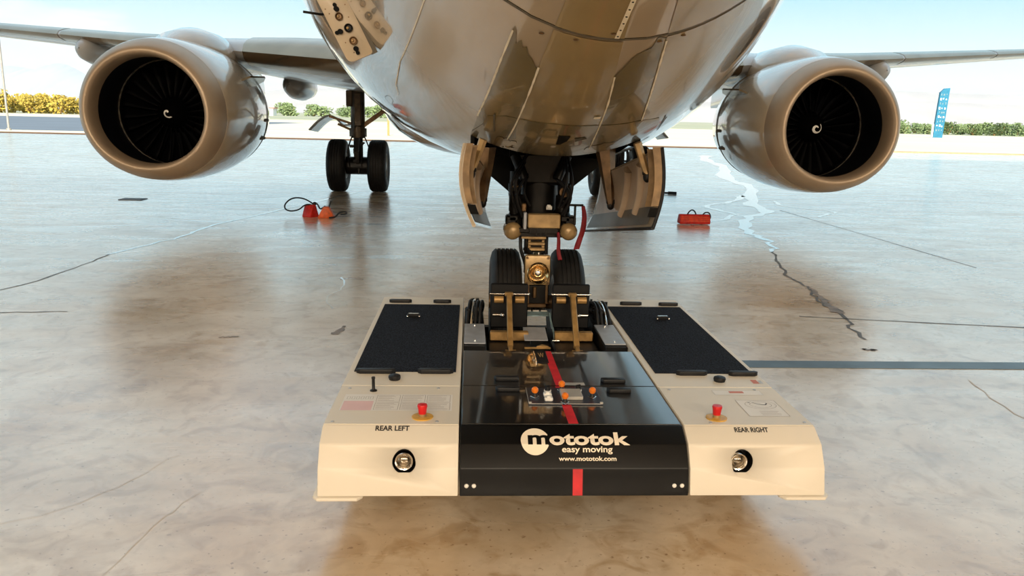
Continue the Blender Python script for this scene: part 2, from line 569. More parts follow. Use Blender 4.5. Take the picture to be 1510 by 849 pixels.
mark('floor_crack', [(2.95, 4.9), (2.85, 4.3), (2.95, 3.9), (2.75, 3.5)], 0.008, M['hairline'], jitter=0.01)
mark('floor_stain', [(-1.47, 5.93), (-1.44, 6.02), (-1.42, 6.16)], (0.07, 0.03), M['stain'], jitter=0.01)
mark('floor_stain', [(-2.30, 5.80), (-2.215, 5.815), (-2.16, 5.82)], 0.03, M['stain'], jitter=0.006)
mark('mineral_trail', [(-1.75, 8.1), (-1.66, 7.6), (-1.74, 7.1), (-1.60, 6.75)], 0.018, M['damp'], jitter=0.015)
mark('floor_stain', [(2.57, 5.62), (2.62, 5.60), (2.66, 5.61)], 0.05, M['stain'], jitter=0.01)
for pts in ([(-1.9, 2.2), (-1.75, 2.6), (-1.7, 3.0), (-1.62, 3.3)], [(-2.6, 2.9), (-2.2, 3.1), (-2.0, 3.35), (-1.85, 3.7)]):
    mark('floor_crack', pts, 0.0025, M['hairline'], jitter=0.01)


# hills: ridges with a front and a back slope
def ridge(name, pts, y, depth, m, z0=0.0):
    mb = MB()
    P = spline([Vector((x, 0, z)) for x, z in pts], 6)
    rnd = random.Random(len(pts))
    rows = []
    for fz, fy in ((0, 0), (0.35, 0.35), (0.7, 0.62), (1.0, 1.0), (0.5, 1.6), (0, 2.2)):
        rows.append([(p.x, y + depth * (fy - 1.0) + rnd.uniform(-0.02, 0.02) * depth, z0 + p.z * fz) for p in P])
    mb.quadgrid(rows)
    return struct(mb.build(name, m))


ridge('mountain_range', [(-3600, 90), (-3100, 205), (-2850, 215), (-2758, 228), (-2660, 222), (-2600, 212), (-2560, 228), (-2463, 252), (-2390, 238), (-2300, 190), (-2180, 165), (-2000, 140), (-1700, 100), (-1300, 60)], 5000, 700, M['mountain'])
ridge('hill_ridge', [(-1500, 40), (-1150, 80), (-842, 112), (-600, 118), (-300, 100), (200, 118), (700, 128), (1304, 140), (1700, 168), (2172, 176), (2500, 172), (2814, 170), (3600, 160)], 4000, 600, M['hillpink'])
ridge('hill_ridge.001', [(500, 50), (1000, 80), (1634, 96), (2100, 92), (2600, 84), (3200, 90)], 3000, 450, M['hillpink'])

# ---------------------------------------------------------------- aircraft body surfaces
BY = [1.35, 1.6, 2.0, 2.4, 3.0, 3.5, 4.0, 4.5, 5.0, 6.0, 8.0, 11.0, 14.0, 19.0, 24.0, 29.0, 34.0, 36.0]
BZ = [2.55, 2.25, 2.04, 1.895, 1.70, 1.575, 1.485, 1.415, 1.36, 1.305, 1.28, 1.24, 1.20, 1.20, 1.28, 1.95, 3.0, 3.6]
BA = [0.06, 0.35, 0.60, 0.76, 0.97, 1.13, 1.30, 1.47, 1.62, 1.80, 1.88, 1.88, 1.88, 1.88, 1.86, 1.45, 0.55, 0.12]
BC = [0.10, 0.45, 0.72, 0.98, 1.30, 1.50, 1.70, 1.80, 1.87, 1.96, 2.02, 2.05, 2.07, 2.07, 2.02, 1.55, 0.8, 0.25]
BT = [0.10, 0.40, 0.65, 0.90, 1.20, 1.45, 1.65, 1.75, 1.82, 1.90, 1.95, 1.95, 1.95, 1.95, 1.95, 1.7, 1.0, 0.25]


def fus(y):
    return cubic(y, BY, BZ), cubic(y, BY, BA), cubic(y, BY, BC), cubic(y, BY, BT)


def belly(x, y, off=0.0):
    b, a, c, t = fus(y)
    q = min(abs(x) / a, 0.999)
    z = b + c - c * math.sqrt(1 - q * q)
    if off:
        n = Vector((-(x / (a * a)), 0, (b + c - z) / (c * c)))
        n.normalize()
        return Vector((x, y, z)) + Vector((x / (a * a), 0, -(b + c - z) / (c * c))).normalized() * off
    return Vector((x, y, z))


WELL = (4.02, 5.75, 0.41)

plane = thing('airliner', 'large cream twin-engine airliner seen from under its nose, nose wheels on the tug', 'airplane', (0, 5.0, 0))


def ring_pts(y):
    b, a, c, t = fus(y)
    xw = min(0.41, 0.45 * a)
    pts = []
    xs = [-xw, -xw * 0.75, -xw * 0.5, -xw * 0.25, 0, xw * 0.25, xw * 0.5, xw * 0.75, xw]
    th0 = math.asin(xw / a)
    low = [(x, b + c - c * math.sqrt(1 - (x / a) ** 2)) for x in xs]
    side = []
    for k in range(1, 15):
        th = th0 + (PI / 2 - th0) * k / 14
        side.append((a * math.sin(th), b + c - c * math.cos(th)))
    top = []
    for k in range(1, 13):
        th = PI / 2 * k / 12
        top.append((a * math.cos(th), b + c + t * math.sin(th)))
    right = side + top
    left = [(-x, z) for x, z in right[:-1]][::-1]
    return [(x, y, z) for x, z in low + right + left]


def fus_skin(y0, y1, step, hole=False):
    ys = []
    y = y0
    while y < y1 - 1e-4:
        ys.append(y)
        y += step if y < 8 else 0.8
    ys.append(y1)
    if hole:
        ys += [WELL[0], WELL[1]]
        ys = sorted(v for v in ys if all(abs(v - wv) > 0.03 for wv in WELL[:2]) or v in WELL[:2])
    rows = [ring_pts(v) for v in ys]
    mb = MB()
    vs = mb.quadgrid(rows, True)
    if hole:
        kill = []
        for f in mb.bm.faces:
            c = f.calc_center_median()
            if WELL[0] < c.y < WELL[1] and abs(c.x) < 0.41 and c.z < 2.0:
                kill.append(f)
        bmesh.ops.delete(mb.bm, geom=kill, context='FACES')
    return mb, vs


mb, vs = fus_skin(2.40, 36.0, 0.12, True)
mb.cap(vs[-1])
fuselage = mb.build('fuselage', M['paint'], plane, sharp=50)
mb, vs = fus_skin(1.35, 2.392, 0.08)
mb.cap(vs[0])
radome = mb.build('radome', M['paint'], fuselage, sharp=50)
# seam between radome and fuselage, on the skin
mb = MB()
mb.quadgrid([[Vector(p) + (Vector(p) - Vector((0, 2.4, 3.1))).normalized() * 0.0015 for p in ring_pts(v)] for v in (2.392, 2.405)], True)
mb.build('radome_seam', M['seam'], fuselage)


def skin_strip(name, m, left, right, off, n=16, k=8, par=None):
    """a thin panel on the belly between two edge polylines given as (x, y) points"""
    L = spline([Vector((*p, 0)) for p in left], n)
    R_ = spline([Vector((*p, 0)) for p in right], n)
    N = min(len(L), len(R_))
    L = [L[int(round(i * (len(L) - 1) / (N - 1)))] for i in range(N)]
    R_ = [R_[int(round(i * (len(R_) - 1) / (N - 1)))] for i in range(N)]
    rows = []
    for a, b in zip(L, R_):
        rows.append([belly(a.x + (b.x - a.x) * j / k, a.y + (b.y - a.y) * j / k, off) for j in range(k + 1)])
    mb = MB()
    mb.quadgrid(rows)
    return mb.build(name, m, par or fuselage, sharp=0)



def belly_panel(name, m, xl, xr, ys, yend, off, rows=24, par=None):
    """thin skin panel: xl/xr are (y, x) edge tables, ys the front edge's y for each column (ragged), yend the rear y"""
    k = len(ys) - 1
    grid = []
    for i in range(rows + 1):
        row = []
        for j in range(k + 1):
            y = ys[j] + (yend - ys[j]) * i / rows
            a = np.interp(y, [p[0] for p in xl], [p[1] for p in xl])
            b = np.interp(y, [p[0] for p in xr], [p[1] for p in xr])
            row.append(belly(a + (b - a) * j / k, y, off))
        grid.append(row)
    mb = MB()
    mb.quadgrid(grid)
    return mb.build(name, m, par or fuselage, sharp=0)


LA = [(2.15, -0.265), (2.337, -0.281), (2.754, -0.328), (3.457, -0.396), (4.02, -0.43)]
LB = [(2.15, -0.172), (2.239, -0.177), (2.607, -0.203), (3.441, -0.244), (4.02, -0.275)]
LC = [(2.15, -0.003), (2.536, 0.029), (2.917, 0.068), (3.498, 0.109), (4.02, 0.15)]
LD = [(2.15, 0.112), (2.475, 0.157), (3.178, 0.256), (3.6, 0.32), (4.02, 0.39)]
rg = random.Random(3)
rag = lambda a, b, n, amp: [a + (b - a) * i / (n - 1) + rg.uniform(-amp, amp) for i in range(n)]
belly_panel('belly_panel', M['tanskin'], LB, LC, [2.41] * 9, 4.015, 0.0022)
belly_panel('belly_panel', M['tanskin'], LB, LC, [1.7] * 9, 2.388, 0.0022, par=radome)
belly_panel('belly_panel', M['olive'], LA, LB, [2.50, 2.53, 2.60, 2.555, 2.60, 2.58, 2.63, 2.64, 2.66, 2.70, 2.69], 4.015, 0.0022)
belly_panel('belly_panel', M['olive'], LC, LD, [2.66, 2.62, 2.58, 2.53, 2.50, 2.49, 2.475, 2.47, 2.40, 2.41, 2.42], 4.015, 0.0022)
belly_panel('belly_panel', M['tanskin'], LD, [(2.4, 0.44), (3.0, 0.60), (4.02, 0.72)], [2.41] * 9, 3.9, 0.0018)
belly_panel('belly_panel', M['tanskin'], LD, [(1.7, 0.26), (2.4, 0.42)], [1.75] * 9, 2.388, 0.0018, par=radome)
belly_panel('belly_doubler', M['olive'], [(3.2, -0.30), (3.30, -0.345), (3.6, -0.375), (3.9, -0.425), (4.02, -0.43)], [(3.2, 0.27), (3.35, 0.36), (3.6, 0.42), (3.9, 0.455), (4.02, 0.44)],
            [3.42, 3.30, 3.26, 3.24, 3.22, 3.22, 3.22, 3.22, 3.24, 3.27, 3.30, 3.42], 4.017, 0.0042)
for tab, y0, y1 in ((LA, 2.52, 3.50), (LB, 2.68, 3.85), (LC, 2.66, 3.80), (LD, 2.43, 3.30)):
    mb = MB()
    rows = []
    for i in range(30):
        y = y0 + (y1 - y0) * i / 29
        x = float(np.interp(y, [p[0] for p in tab], [p[1] for p in tab]))
        ww = 0.002 + rg.uniform(0, 0.0018)
        rows.append([belly(x - ww, y, 0.0058), belly(x + ww, y, 0.0058)])
    mb.quadgrid(rows)
    mb.build('seam_sealant', M['seal'], fuselage, sharp=0)
for xs, y0, y1 in ((((2.4, -0.50), (2.83, -0.593), (3.65, -0.746), (4.14, -0.81)), 2.45, 4.3),):
    mb = MB()
    rows = []
    for i in range(24):
        y = y0 + (y1 - y0) * i / 23
        x = float(np.interp(y, [p[0] for p in xs], [p[1] for p in xs]))
        rows.append([belly(x - 0.0018, y, 0.002), belly(x + 0.0018, y, 0.002)])
    mb.quadgrid(rows)
    mb.build('seam_sealant', M['seal'], fuselage, sharp=0)
# sealant smears at the rear of the seams
for x0, x1, y0, y1 in ((-0.30, -0.22, 3.72, 3.98), (0.12, 0.25, 3.66, 3.93)):
    mb = MB()
    g = []
    for i in range(7):
        y = y0 + (y1 - y0) * i / 6
        g.append([belly(x0 + (x1 - x0) * j / 6 + rg.uniform(-.012, .012), y + rg.uniform(-.03, .03), 0.006) for j in range(7)])
    mb.quadgrid(g)
    mb.build('sealant_smear', M['tanskin'], fuselage, sharp=0)
# lightning strip with studs on the radome
mb = MB()
mb.quadgrid([[belly(0.0 - 0.006 + x, y, 0.004) for x in (-0.007, 0.007)] for y in np.linspace(1.75, 2.385, 24)])
mb.build('lightning_strip', M['seal'], radome, sharp=0)
for y in np.linspace(1.85, 2.37, 14):
    mb = MB()
    mb.ball(belly(-0.006, y, 0.005), 0.0035, (1, 1, 0.5), 8, 6)
    mb.build('strip_stud', M['dark_metal'], radome)


def belly_poly(name, m, pts, off):
    mb = MB()
    vs = [mb.bm.verts.new(belly(x, y, off)) for x, y in pts]
    mb.bm.faces.new(vs)
    return mb.build(name, m, fuselage, sharp=0)


belly_poly('vent_opening', M['black_well'], [(-0.055, 3.404), (-0.003, 3.401), (-0.006, 3.50), (-0.025, 3.60), (-0.045, 3.60)], 0.0065)
belly_poly('rub_mark', M['seam'], [(0.02, 3.45), (0.06, 3.42), (0.075, 3.46), (0.03, 3.52)], 0.0064)
belly_poly('white_stencil', M['seal'], [(0.045, 3.08), (0.070, 3.08), (0.072, 3.11), (0.045, 3.11)], 0.006)
for a, b in (((-0.33, 3.342), (-0.322, 3.646)), ((0.418, 3.471), (0.478, 3.893))):
    belly_poly('drain_slot', M['seam'], [(a[0] - 0.004, a[1]), (a[0] + 0.004, a[1]), (b[0] + 0.004, b[1]), (b[0] - 0.004, b[1])], 0.0066)
for x, y in ((-0.22, 2.46), (0.13, 2.43), (0.20, 2.43), (-0.02, 2.36), (-0.12, 2.43)):
    mb = MB()
    c = belly(x, y, 0.003)
    mb.ball(c, 0.009, (1, 1, 0.35), 10, 6)
    mb.build('skin_fastener', M['bronze'], fuselage)
# recessed drain grille and scuffs on the side of the nose
belly_poly('side_vent', M['bronze'], [(-0.97, 5.35), (-0.90, 5.35), (-0.90, 5.75), (-0.97, 5.75)], 0.004)


# wheel well
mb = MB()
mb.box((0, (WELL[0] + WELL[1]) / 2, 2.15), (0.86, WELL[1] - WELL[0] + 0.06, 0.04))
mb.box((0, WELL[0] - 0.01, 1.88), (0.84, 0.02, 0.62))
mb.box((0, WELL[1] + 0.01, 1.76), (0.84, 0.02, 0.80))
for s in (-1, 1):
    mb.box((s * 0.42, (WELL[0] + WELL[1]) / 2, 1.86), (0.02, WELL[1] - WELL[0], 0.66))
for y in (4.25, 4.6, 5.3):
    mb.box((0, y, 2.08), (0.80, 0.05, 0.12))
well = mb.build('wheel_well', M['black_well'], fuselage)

# static plate with sockets, hinged out on the skin, and the probe behind it
mb = MB()

up2 = Vector((-0.45, 0.893))
L0, R0 = Vector((-1.006, 1.893)), Vector((-0.889, 1.944))
L1, R1 = L0 + up2 * 0.40, R0 + up2 * 0.36
poly = []


def rcorner(p, a, b, r=0.032, n=6):
    da, db = (a - p).normalized(), (b - p).normalized()
    for i in range(n + 1):
        t = i / n
        q0, q1 = p + da * r, p + db * r
        poly.append(tuple((1 - t) ** 2 * q0 + 2 * t * (1 - t) * p + t * t * q1))


rcorner(L0, L1, R0, 0.035)
rcorner(R0, L0, R1, 0.02)
poly.append(tuple(R1))
rcorner(L1, R1, L0)
mb = MB()
mb.prism(poly, 'y', 3.88, 3.893, 0.002)
plate = mb.build('socket_panel', M['platetan'], fuselage)
mb = MB()
mb.beam((R0.x + 0.004, 3.887, R0.y), (R1.x + 0.004, 3.887, R1.y), 0.012, 0.03)
mb.build('panel_hinge', M['seam'], fuselage)
for x, z, r, m_ in ((-1.046, 2.103, 0.018, 'bronze'), (-1.003, 2.053, 0.020, 'dark_metal'), (-0.982, 1.997, 0.019, 'bronze')):
    mb = MB()
    mb.lathe([(0.0, r), (-0.012, r), (-0.014, r * 0.8), (-0.006, r * 0.6), (-0.006, 0.0)], (x, 3.88, z), (0, 1, 0), 20)
    mb.build('socket_ring', M[m_], fuselage, sharp=30)
    mb = MB()
    mb.ball((x - 0.004, 3.872, z), r * 0.35, (1, 1, 1), 10, 8)
    mb.build('socket_pin', M['gold'], fuselage)
for x, z, dx, dz in ((-1.057, 2.136, -0.008, 0.018), (-1.041, 2.036, -0.016, -0.006), (-0.970, 1.961, 0.008, -0.018)):
    mb = MB()
    mb.cyl((x, 3.88, z), (x, 3.865, z), 0.012, seg=14)
    mb.cyl((x + dx, 3.88, z + dz), (x + dx, 3.87, z + dz), 0.009, seg=14)
    mb.box((x + dx * 0.5, 3.872, z + dz * 0.5), (0.010, 0.008, 0.014))
    mb.build('socket_cap', M['black_well'], fuselage)
for k in range(10):
    t, q = rg.uniform(0.05, 0.9), rg.uniform(0.1, 0.9)
    p = L0 + (R0 - L0) * q + up2 * 0.36 * t
    mb = MB()
    mb.cyl((p.x, 3.8795, p.y), (p.x, 3.8785, p.y), 0.003, seg=8)
    mb.build('panel_rivet', M['bronze'], fuselage)
mb = MB()
mb.tube([(-1.02, 4.05, 2.13), (-1.10, 4.02, 2.128), (-1.15, 3.98, 2.122), (-1.225, 3.95, 2.128)], 0.006, 8)
mb.build('pitot_probe', M['dark_metal'], fuselage)


# ---------------------------------------------------------------- wings
def le_y(x):
    x = abs(x)
    return 12.2 + (x - 1.7) * 0.66 if x < 4.83 else 14.27 + (x - 4.83) * 0.545


def le_z(x):
    return 2.42 + (abs(x) - 2) * 0.094


def chord(x):
    x = abs(x)
    return float(np.interp(x, [1.2, 4.83, 17.0], [7.4, 5.1, 1.7]))


AF = [(1.0, 0.0), (0.8, 0.022), (0.6, 0.045), (0.4, 0.063), (0.25, 0.066), (0.12, 0.054), (0.05, 0.037), (0.015, 0.021), (0.0, 0.0),
      (0.015, -0.018), (0.05, -0.030), (0.12, -0.044), (0.25, -0.056), (0.4, -0.056), (0.6, -0.038), (0.8, -0.014), (1.0, -0.003)]


def wing_row(x, af):
    y, z, c = le_y(x), le_z(x), chord(x)
    tw = float(np.interp(abs(x), [3.5, 7.0, 17], [1.0, 0.66, 0.62]))
    return [Vector((x, y + u * c, z + v * c * tw - u * c * float(np.interp(abs(x), [4, 7], [0.012, -0.008])))) for u, v in af]


for s in (-1, 1):
    mb = MB()
    XS = [1.2, 1.8, 2.5, 3.3, 4.1, 4.83, 6, 7.5, 9, 10.5, 12, 14, 16, 17.0]
    vs = mb.quadgrid([wing_row(s * x, AF) for x in XS])
    mb.cap(vs[-1])
    wing = mb.build('wing', M['wing'], plane, sharp=60)
    # leading edge slats: shells wrapped round the nose of the section, with gaps between them
    for x0, x1 in ((2.15, 4.25), (5.35, 8.3), (8.36, 11.3), (11.36, 16.4)):
        mb = MB()
        sl = [(0.13, 0.059), (0.09, 0.0505), (0.05, 0.0405), (0.015, 0.0245), (-0.004, 0.0), (0.012, -0.021), (0.04, -0.031), (0.075, -0.0385), (0.08, -0.033), (0.13, 0.055)]
        vs = mb.quadgrid([[p for p in wing_row(s * (x0 + (x1 - x0) * k / 5), sl)] for k in range(6)], True)
        mb.cap(vs[0])
        mb.cap(vs[-1])
        mb.build('slat', M['slat'], wing, sharp=50)
    for x, yy, L, dz in ((3.95, 15.9, 2.6, -0.42), (7.75, 15.7, 3.2, -0.22)):
        mb = MB()
        zz = le_z(x) + dz
        prof = [(0.0, 0.01), (0.06, 0.10), (0.25, 0.18), (0.6, 0.235), (1.2, 0.25), (1.9, 0.19), (L - 0.1, 0.05), (L, 0.01)]
        mb.lathe(prof, (s * x, yy, zz), (0, 1, 0), 20, sq=lambda v: 1.15)
        mb.build('flap_track_fairing', M['wing'], wing, sharp=60)
# wing root fairing below the body
mb = MB()
rows = []
for y, hw, zb in ((10.2, 0.35, 1.30), (10.8, 1.2, 1.18), (11.8, 1.75, 1.08), (13.5, 1.98, 1.03), (16, 2.05, 1.03), (19, 1.95, 1.06), (21, 1.3, 1.15), (22.5, 0.4, 1.3)):
    rows.append([(hw * math.sin(t) * (1.0 if y else 1), y, zb + 1.35 * (1 - math.cos(t)) ** 1.3 * 0.8) for t in [PI * 0.62 * (k / 12 - 1) for k in range(25)]])
mb.quadgrid(rows)
mb.build('wing_body_fairing', M['paint'], plane, sharp=60)

# ---------------------------------------------------------------- engines
EX, EY, EZ = 4.93, 11.40, 1.61


def squash(v):
    return 1.0 if v > 0 else 1.0 - 0.07 * min(1.0, -v)


fan_mesh = None
for s in (-1, 1):
    cx = s * EX
    O = (cx, EY, EZ)
    mb = MB()
    prof = [(0.34, 1.012), (0.36, 1.022), (0.7, 1.065), (1.2, 1.095), (1.8, 1.09), (2.3, 1.05), (2.9, 0.965), (3.4, 0.86), (3.42, 0.83), (3.0, 0.80)]
    mb.lathe(prof, O, (0, 1, 0), 64, sq=squash)
    eng = mb.build('engine', M['paint'], plane, sharp=45)
    mb = MB()
    lip = [(0.345, 1.012), (0.22, 0.985), (0.12, 0.945), (0.05, 0.90), (0.01, 0.862), (0.0, 0.835), (0.01, 0.812), (0.05, 0.788), (0.12, 0.772), (0.22, 0.765), (0.30, 0.765)]
    mb.lathe(lip, O, (0, 1, 0), 64, sq=squash)
    mb.build('inlet_lip', M['lip'], eng, sharp=60)
    mb = MB()
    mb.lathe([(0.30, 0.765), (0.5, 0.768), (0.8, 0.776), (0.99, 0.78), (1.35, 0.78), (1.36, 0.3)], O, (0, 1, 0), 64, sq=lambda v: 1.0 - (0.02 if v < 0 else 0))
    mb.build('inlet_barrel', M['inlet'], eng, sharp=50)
    mb = MB()
    mb.lathe([(0.985, 0.782), (0.975, 0.765), (0.995, 0.762), (1.01, 0.78)], O, (0, 1, 0), 64)
    mb.build('shroud_ring', M['ring'], eng)
    # spinner
    mb = MB()
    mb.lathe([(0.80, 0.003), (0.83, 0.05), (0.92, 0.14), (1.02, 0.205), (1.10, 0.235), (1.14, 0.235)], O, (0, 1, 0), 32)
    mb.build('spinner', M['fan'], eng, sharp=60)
    # white swirl on the spinner cone
    mb = MB()
    rows = []
    N = 40
    for k in range(N + 1):
        t = k / N
        a = 0.4 + t * (6.6 if s > 0 else 5.0)
        r = 0.012 + (0.082 if s > 0 else 0.06) * t
        ww = 0.006 + 0.010 * math.sin(PI * (0.15 + 0.8 * t))
        row = []
        for q in (-1, 0, 1):
            rr = r + q * ww
            al = float(np.interp(rr, [0.003, 0.05, 0.14, 0.205], [0.80, 0.83, 0.92, 1.02])) - 0.004
            row.append((cx + rr * math.cos(a), EY + al, EZ + rr * math.sin(a)))
        rows.append(row)
    mb.quadgrid(rows)
    mb.build('spinner_swirl', M['white'], eng, sharp=0)
    # 24 fan blades sharing one mesh, each turned about the shaft
    for k in range(24):
        if fan_mesh is None:
            mb = MB()
            rows = []
            for i in range(9):
                t = i / 8
                r = 0.22 + 0.545 * t
                ang = math.radians(28 + 36 * t)            # stagger
                cw = 0.075 + 0.055 * math.sin(PI * 0.5 * t)
                sweep = 0.03 * math.sin(PI * t)
                row = []
                for q in (-1, -0.5, 0, 0.5, 1):
                    cam_ = 0.012 * (1 - q * q)
                    row.append((math.sin(ang) * q * cw * 0.85 + cam_, 1.10 + math.cos(ang) * q * cw + sweep, r))
                rows.append(row)
            vs = mb.quadgrid(rows)
            ob = mb.build('fan_blade', M['fan'], None, sharp=0)
            sol = ob.modifiers.new('s', 'SOLIDIFY')
            sol.thickness = 0.006
            dg = bpy.context.evaluated_depsgraph_get()
            me = bpy.data.meshes.new_from_object(ob.evaluated_get(dg))
            ob.modifiers.clear()
            ob.data = me
            fan_mesh = me
        else:
            ob = bpy.data.objects.new('fan_blade', fan_mesh)
            COL.objects.link(ob)
        ob.parent = eng
        ob.location = Vector(O) - ORIG[eng.name]
        ob.rotation_euler = (0, 2 * PI * k / 24, 0)
    # vortex strake on the inner side of the cowl
    mb = MB()
    th = math.radians(28)
    d = Vector((-s * math.cos(th), 0, math.sin(th)))
    base = Vector(O) + d * 1.06
    n = Vector((0, 1, 0))
    side = d.cross(n)
    P = [base + n * 1.25 - d * 0.03, base + n * 1.42 + d * 0.16, base + n * 2.1 + d * 0.22, base + n * 2.35 + d * 0.12, base + n * 2.35 - d * 0.12]
    for off in (-1,):
        A = [mb.bm.verts.new(p + side * 0.016) for p in P]
        B = [mb.bm.verts.new(p - side * 0.016) for p in P]
        mb.bm.faces.new(A)
        mb.bm.faces.new(B[::-1])
        for i in range(5):
            mb.bm.faces.new((A[i], A[(i + 1) % 5], B[(i + 1) % 5], B[i]))
    mb.build('strake', M['slat'], eng)
    # pylon fairing over the cowl
    mb = MB()
    rows = []
    for y, hw, z0, z1 in ((12.35, 0.05, 2.60, 2.64), (12.8, 0.40, 2.55, 2.84), (13.4, 0.56, 2.50, 2.95), (14.1, 0.54, 2.48, 2.95), (14.8, 0.42, 2.2, 2.95), (16.0, 0.30, 2.0, 2.8), (17.5, 0.12, 2.0, 2.5)):
        rows.append([(cx + hw * math.cos(t), y, z0 + (z1 - z0) * math.sin(t)) for t in [PI * k / 14 for k in range(15)]] + [(cx - hw * 0.9, y, z0 - 0.04), (cx + hw * 0.9, y, z0 - 0.04)])
    vs = mb.quadgrid(rows, True)
    mb.cap(vs[0])
    mb.cap(vs[-1])
    mb.build('pylon', M['paint'], eng, sharp=55)
    # exhaust core behind the fan nozzle
    mb = MB()
    mb.lathe([(1.4, 0.5), (3.0, 0.62), (3.6, 0.56), (4.3, 0.42), (4.32, 0.38), (4.2, 0.30), (4.9, 0.05)], O, (0, 1, 0), 32)
    mb.build('exhaust_core', M['bronze'], eng, sharp=45)
    # dark cowl split line with latches at the side of the cowl
    mb = MB()
    for a0, a1, y in ((-150, -20, 2.72), (200, 330, 2.72)):
        pass
    pts = [Vector((cx + math.sin(t) * 0.999, EY + 2.72, EZ + math.cos(t) * 0.999 * (1 if math.cos(t) > 0 else 0.935))) for t in [2 * PI * k / 64 for k in range(65)]]
    mb.tube(pts, 0.008, 6, False)
    mb.build('cowl_seam', M['seam'], eng)
    for tt in (95, 112):
        t = math.radians(tt) * -s
        mb = MB()
        c = Vector((cx + math.sin(t) * 1.035, EY + 2.4, EZ + math.cos(t) * 1.035))
        mb.box(c, (0.05, 0.30, 0.05), Matrix.Rotation(t, 3, 'Y'), 0.01)
        mb.build('cowl_latch', M['seam'], eng)


# ---------------------------------------------------------------- landing gear
def tyre_mb(c, R_, wd, rim, groove=5):
    mb = MB()
    h = wd / 2
    prof = [(-h * 0.78, rim), (-h * 0.98, rim + (R_ - rim) * 0.35), (-h, rim + (R_ - rim) * 0.6), (-h * 0.88, R_ - (R_ - rim) * 0.14), (-h * 0.70, R_ * 0.985)]
    xs = np.linspace(-h * 0.55, h * 0.55, groove)
    for x in xs:
        e = R_ * (1 - 0.010 * (abs(x) / h) ** 2)
        g = wd * 0.022
        prof += [(x - g, e), (x - g * 0.8, e - R_ * 0.022), (x + g * 0.8, e - R_ * 0.022), (x + g, e)]
    prof += [(h * 0.70, R_ * 0.985), (h * 0.88, R_ - (R_ - rim) * 0.14), (h, rim + (R_ - rim) * 0.6), (h * 0.98, rim + (R_ - rim) * 0.35), (h * 0.78, rim)]
    mb.lathe(prof, c, (1, 0, 0), 56)
    return mb


def wheel(c, R_, wd, rim, par):
    t = tyre_mb(c, R_, wd, rim).build('tyre', M['tyre'], par, sharp=35)
    mb = MB()
    h = wd / 2
    mb.lathe([(-h * 0.80, 0.0), (-h * 0.80, rim * 0.3), (-h * 0.45, rim * 0.45), (-h * 0.5, rim * 0.8), (-h * 0.85, rim * 1.02), (h * 0.85, rim * 1.02), (h * 0.5, rim * 0.8), (h * 0.45, rim * 0.45), (h * 0.80, rim * 0.3), (h * 0.80, 0)], c, (1, 0, 0), 32)
    mb.build('wheel_hub', M['hub'], par, sharp=35)


# nose gear: the strut is the part, everything on it is a sub-part
NY, NZ = 4.986, 0.495
mb = MB()
mb.cyl((0, NY, 0.93), (0, NY, 2.1), 0.085, seg=24)
mb.cyl((0, NY, 1.02), (0, NY, 1.30), 0.125, seg=24)
mb.box((0, NY - 0.02, 1.36), (0.30, 0.22, 0.20), bev=0.02)
mb.cyl((-0.34, NY + 0.1, 1.66), (0.34, NY + 0.1, 1.66), 0.05)
gear = mb.build('nose_gear', M['dark_metal'], plane)
for s in (-1, 1):
    wheel((s * 0.197, NY, NZ), 0.345, 0.195, 0.175, gear)
mb = MB()
mb.cyl((-0.30, NY, NZ), (0.30, NY, NZ), 0.045)
mb.build('axle', M['bronze'], gear)
mb = MB()
mb.cyl((0, NY, 0.47), (0, NY, 0.96), 0.05, seg=20)
mb.cyl((0, NY, 0.42), (0, NY, 0.56), 0.075, seg=20)
mb.build('oleo_piston', M['chrome'], gear)
mb = MB()
for z in (0.865, 0.90, 0.935):
    mb.box((-0.013, NY - 0.135, z), (0.105, 0.05, 0.018), bev=0.004)
for x in (-0.055, 0.03):
    mb.beam((x, NY - 0.11, 0.86), (x, NY - 0.11, 0.97), 0.016, 0.05)
mb.build('torque_link', M['gold'], gear)
mb = MB()
for x in (-0.075, 0.05):
    mb.cyl((x, NY - 0.12, 0.83), (x, NY - 0.12, 0.96), 0.014)
mb.box((-0.013, NY - 0.10, 0.90), (0.09, 0.03, 0.12))
mb.build('link_bracket', M['dark_metal'], gear)
# collar bar with the two round end caps
mb = MB()
mb.box((-0.012, 4.84, 0.962), (0.36, 0.07, 0.034), bev=0.006)
mb.box((-0.012, 4.83, 0.99), (0.26, 0.09, 0.03), bev=0.004)
mb.build('collar_bar', M['dark_metal'], gear)
mb = MB()
mb.box((-0.035, 4.795, 0.945), (0.15, 0.03, 0.012))
mb.build('collar_trim', M['gold'], gear)
for x in (-0.165, 0.182):
    mb = MB()
    mb.lathe([(-0.03, 0.0), (-0.028, 0.022), (-0.018, 0.040), (0.0, 0.053), (0.03, 0.055), (0.12, 0.055)], (x, 4.80, 0.982), (0, 1, 0), 24)
    mb.build('actuator_cap', M['gold'], gear, sharp=60)
    mb = MB()
    mb.cyl((x, 4.86, 0.982), (x * 0.75, 4.93, 1.10), 0.052)
    mb.box((x * 1.05, 4.86, 1.045), (0.07, 0.10, 0.06), bev=0.01)
    mb.build('actuator_body', M['dark_metal'], gear)
mb = MB()
mb.box((0.024, 4.79, 1.05), (0.198, 0.06, 0.088), bev=0.006)
mb.build('steering_box', M['gold'], gear)
mb = MB()
mb.box((-0.092, 4.83, 1.05), (0.02, 0.12, 0.105), bev=0.004)
mb.build('steering_plate', M['steelplate'], gear)
mb = MB()
mb.box((0.02, 4.80, 0.992), (0.17, 0.07, 0.03))
for x in (-0.018, 0.03):
    mb.box((x, 4.765, 0.98), (0.004, 0.01, 0.045))
mb.build('steering_bracket', M['dark_metal'], gear)
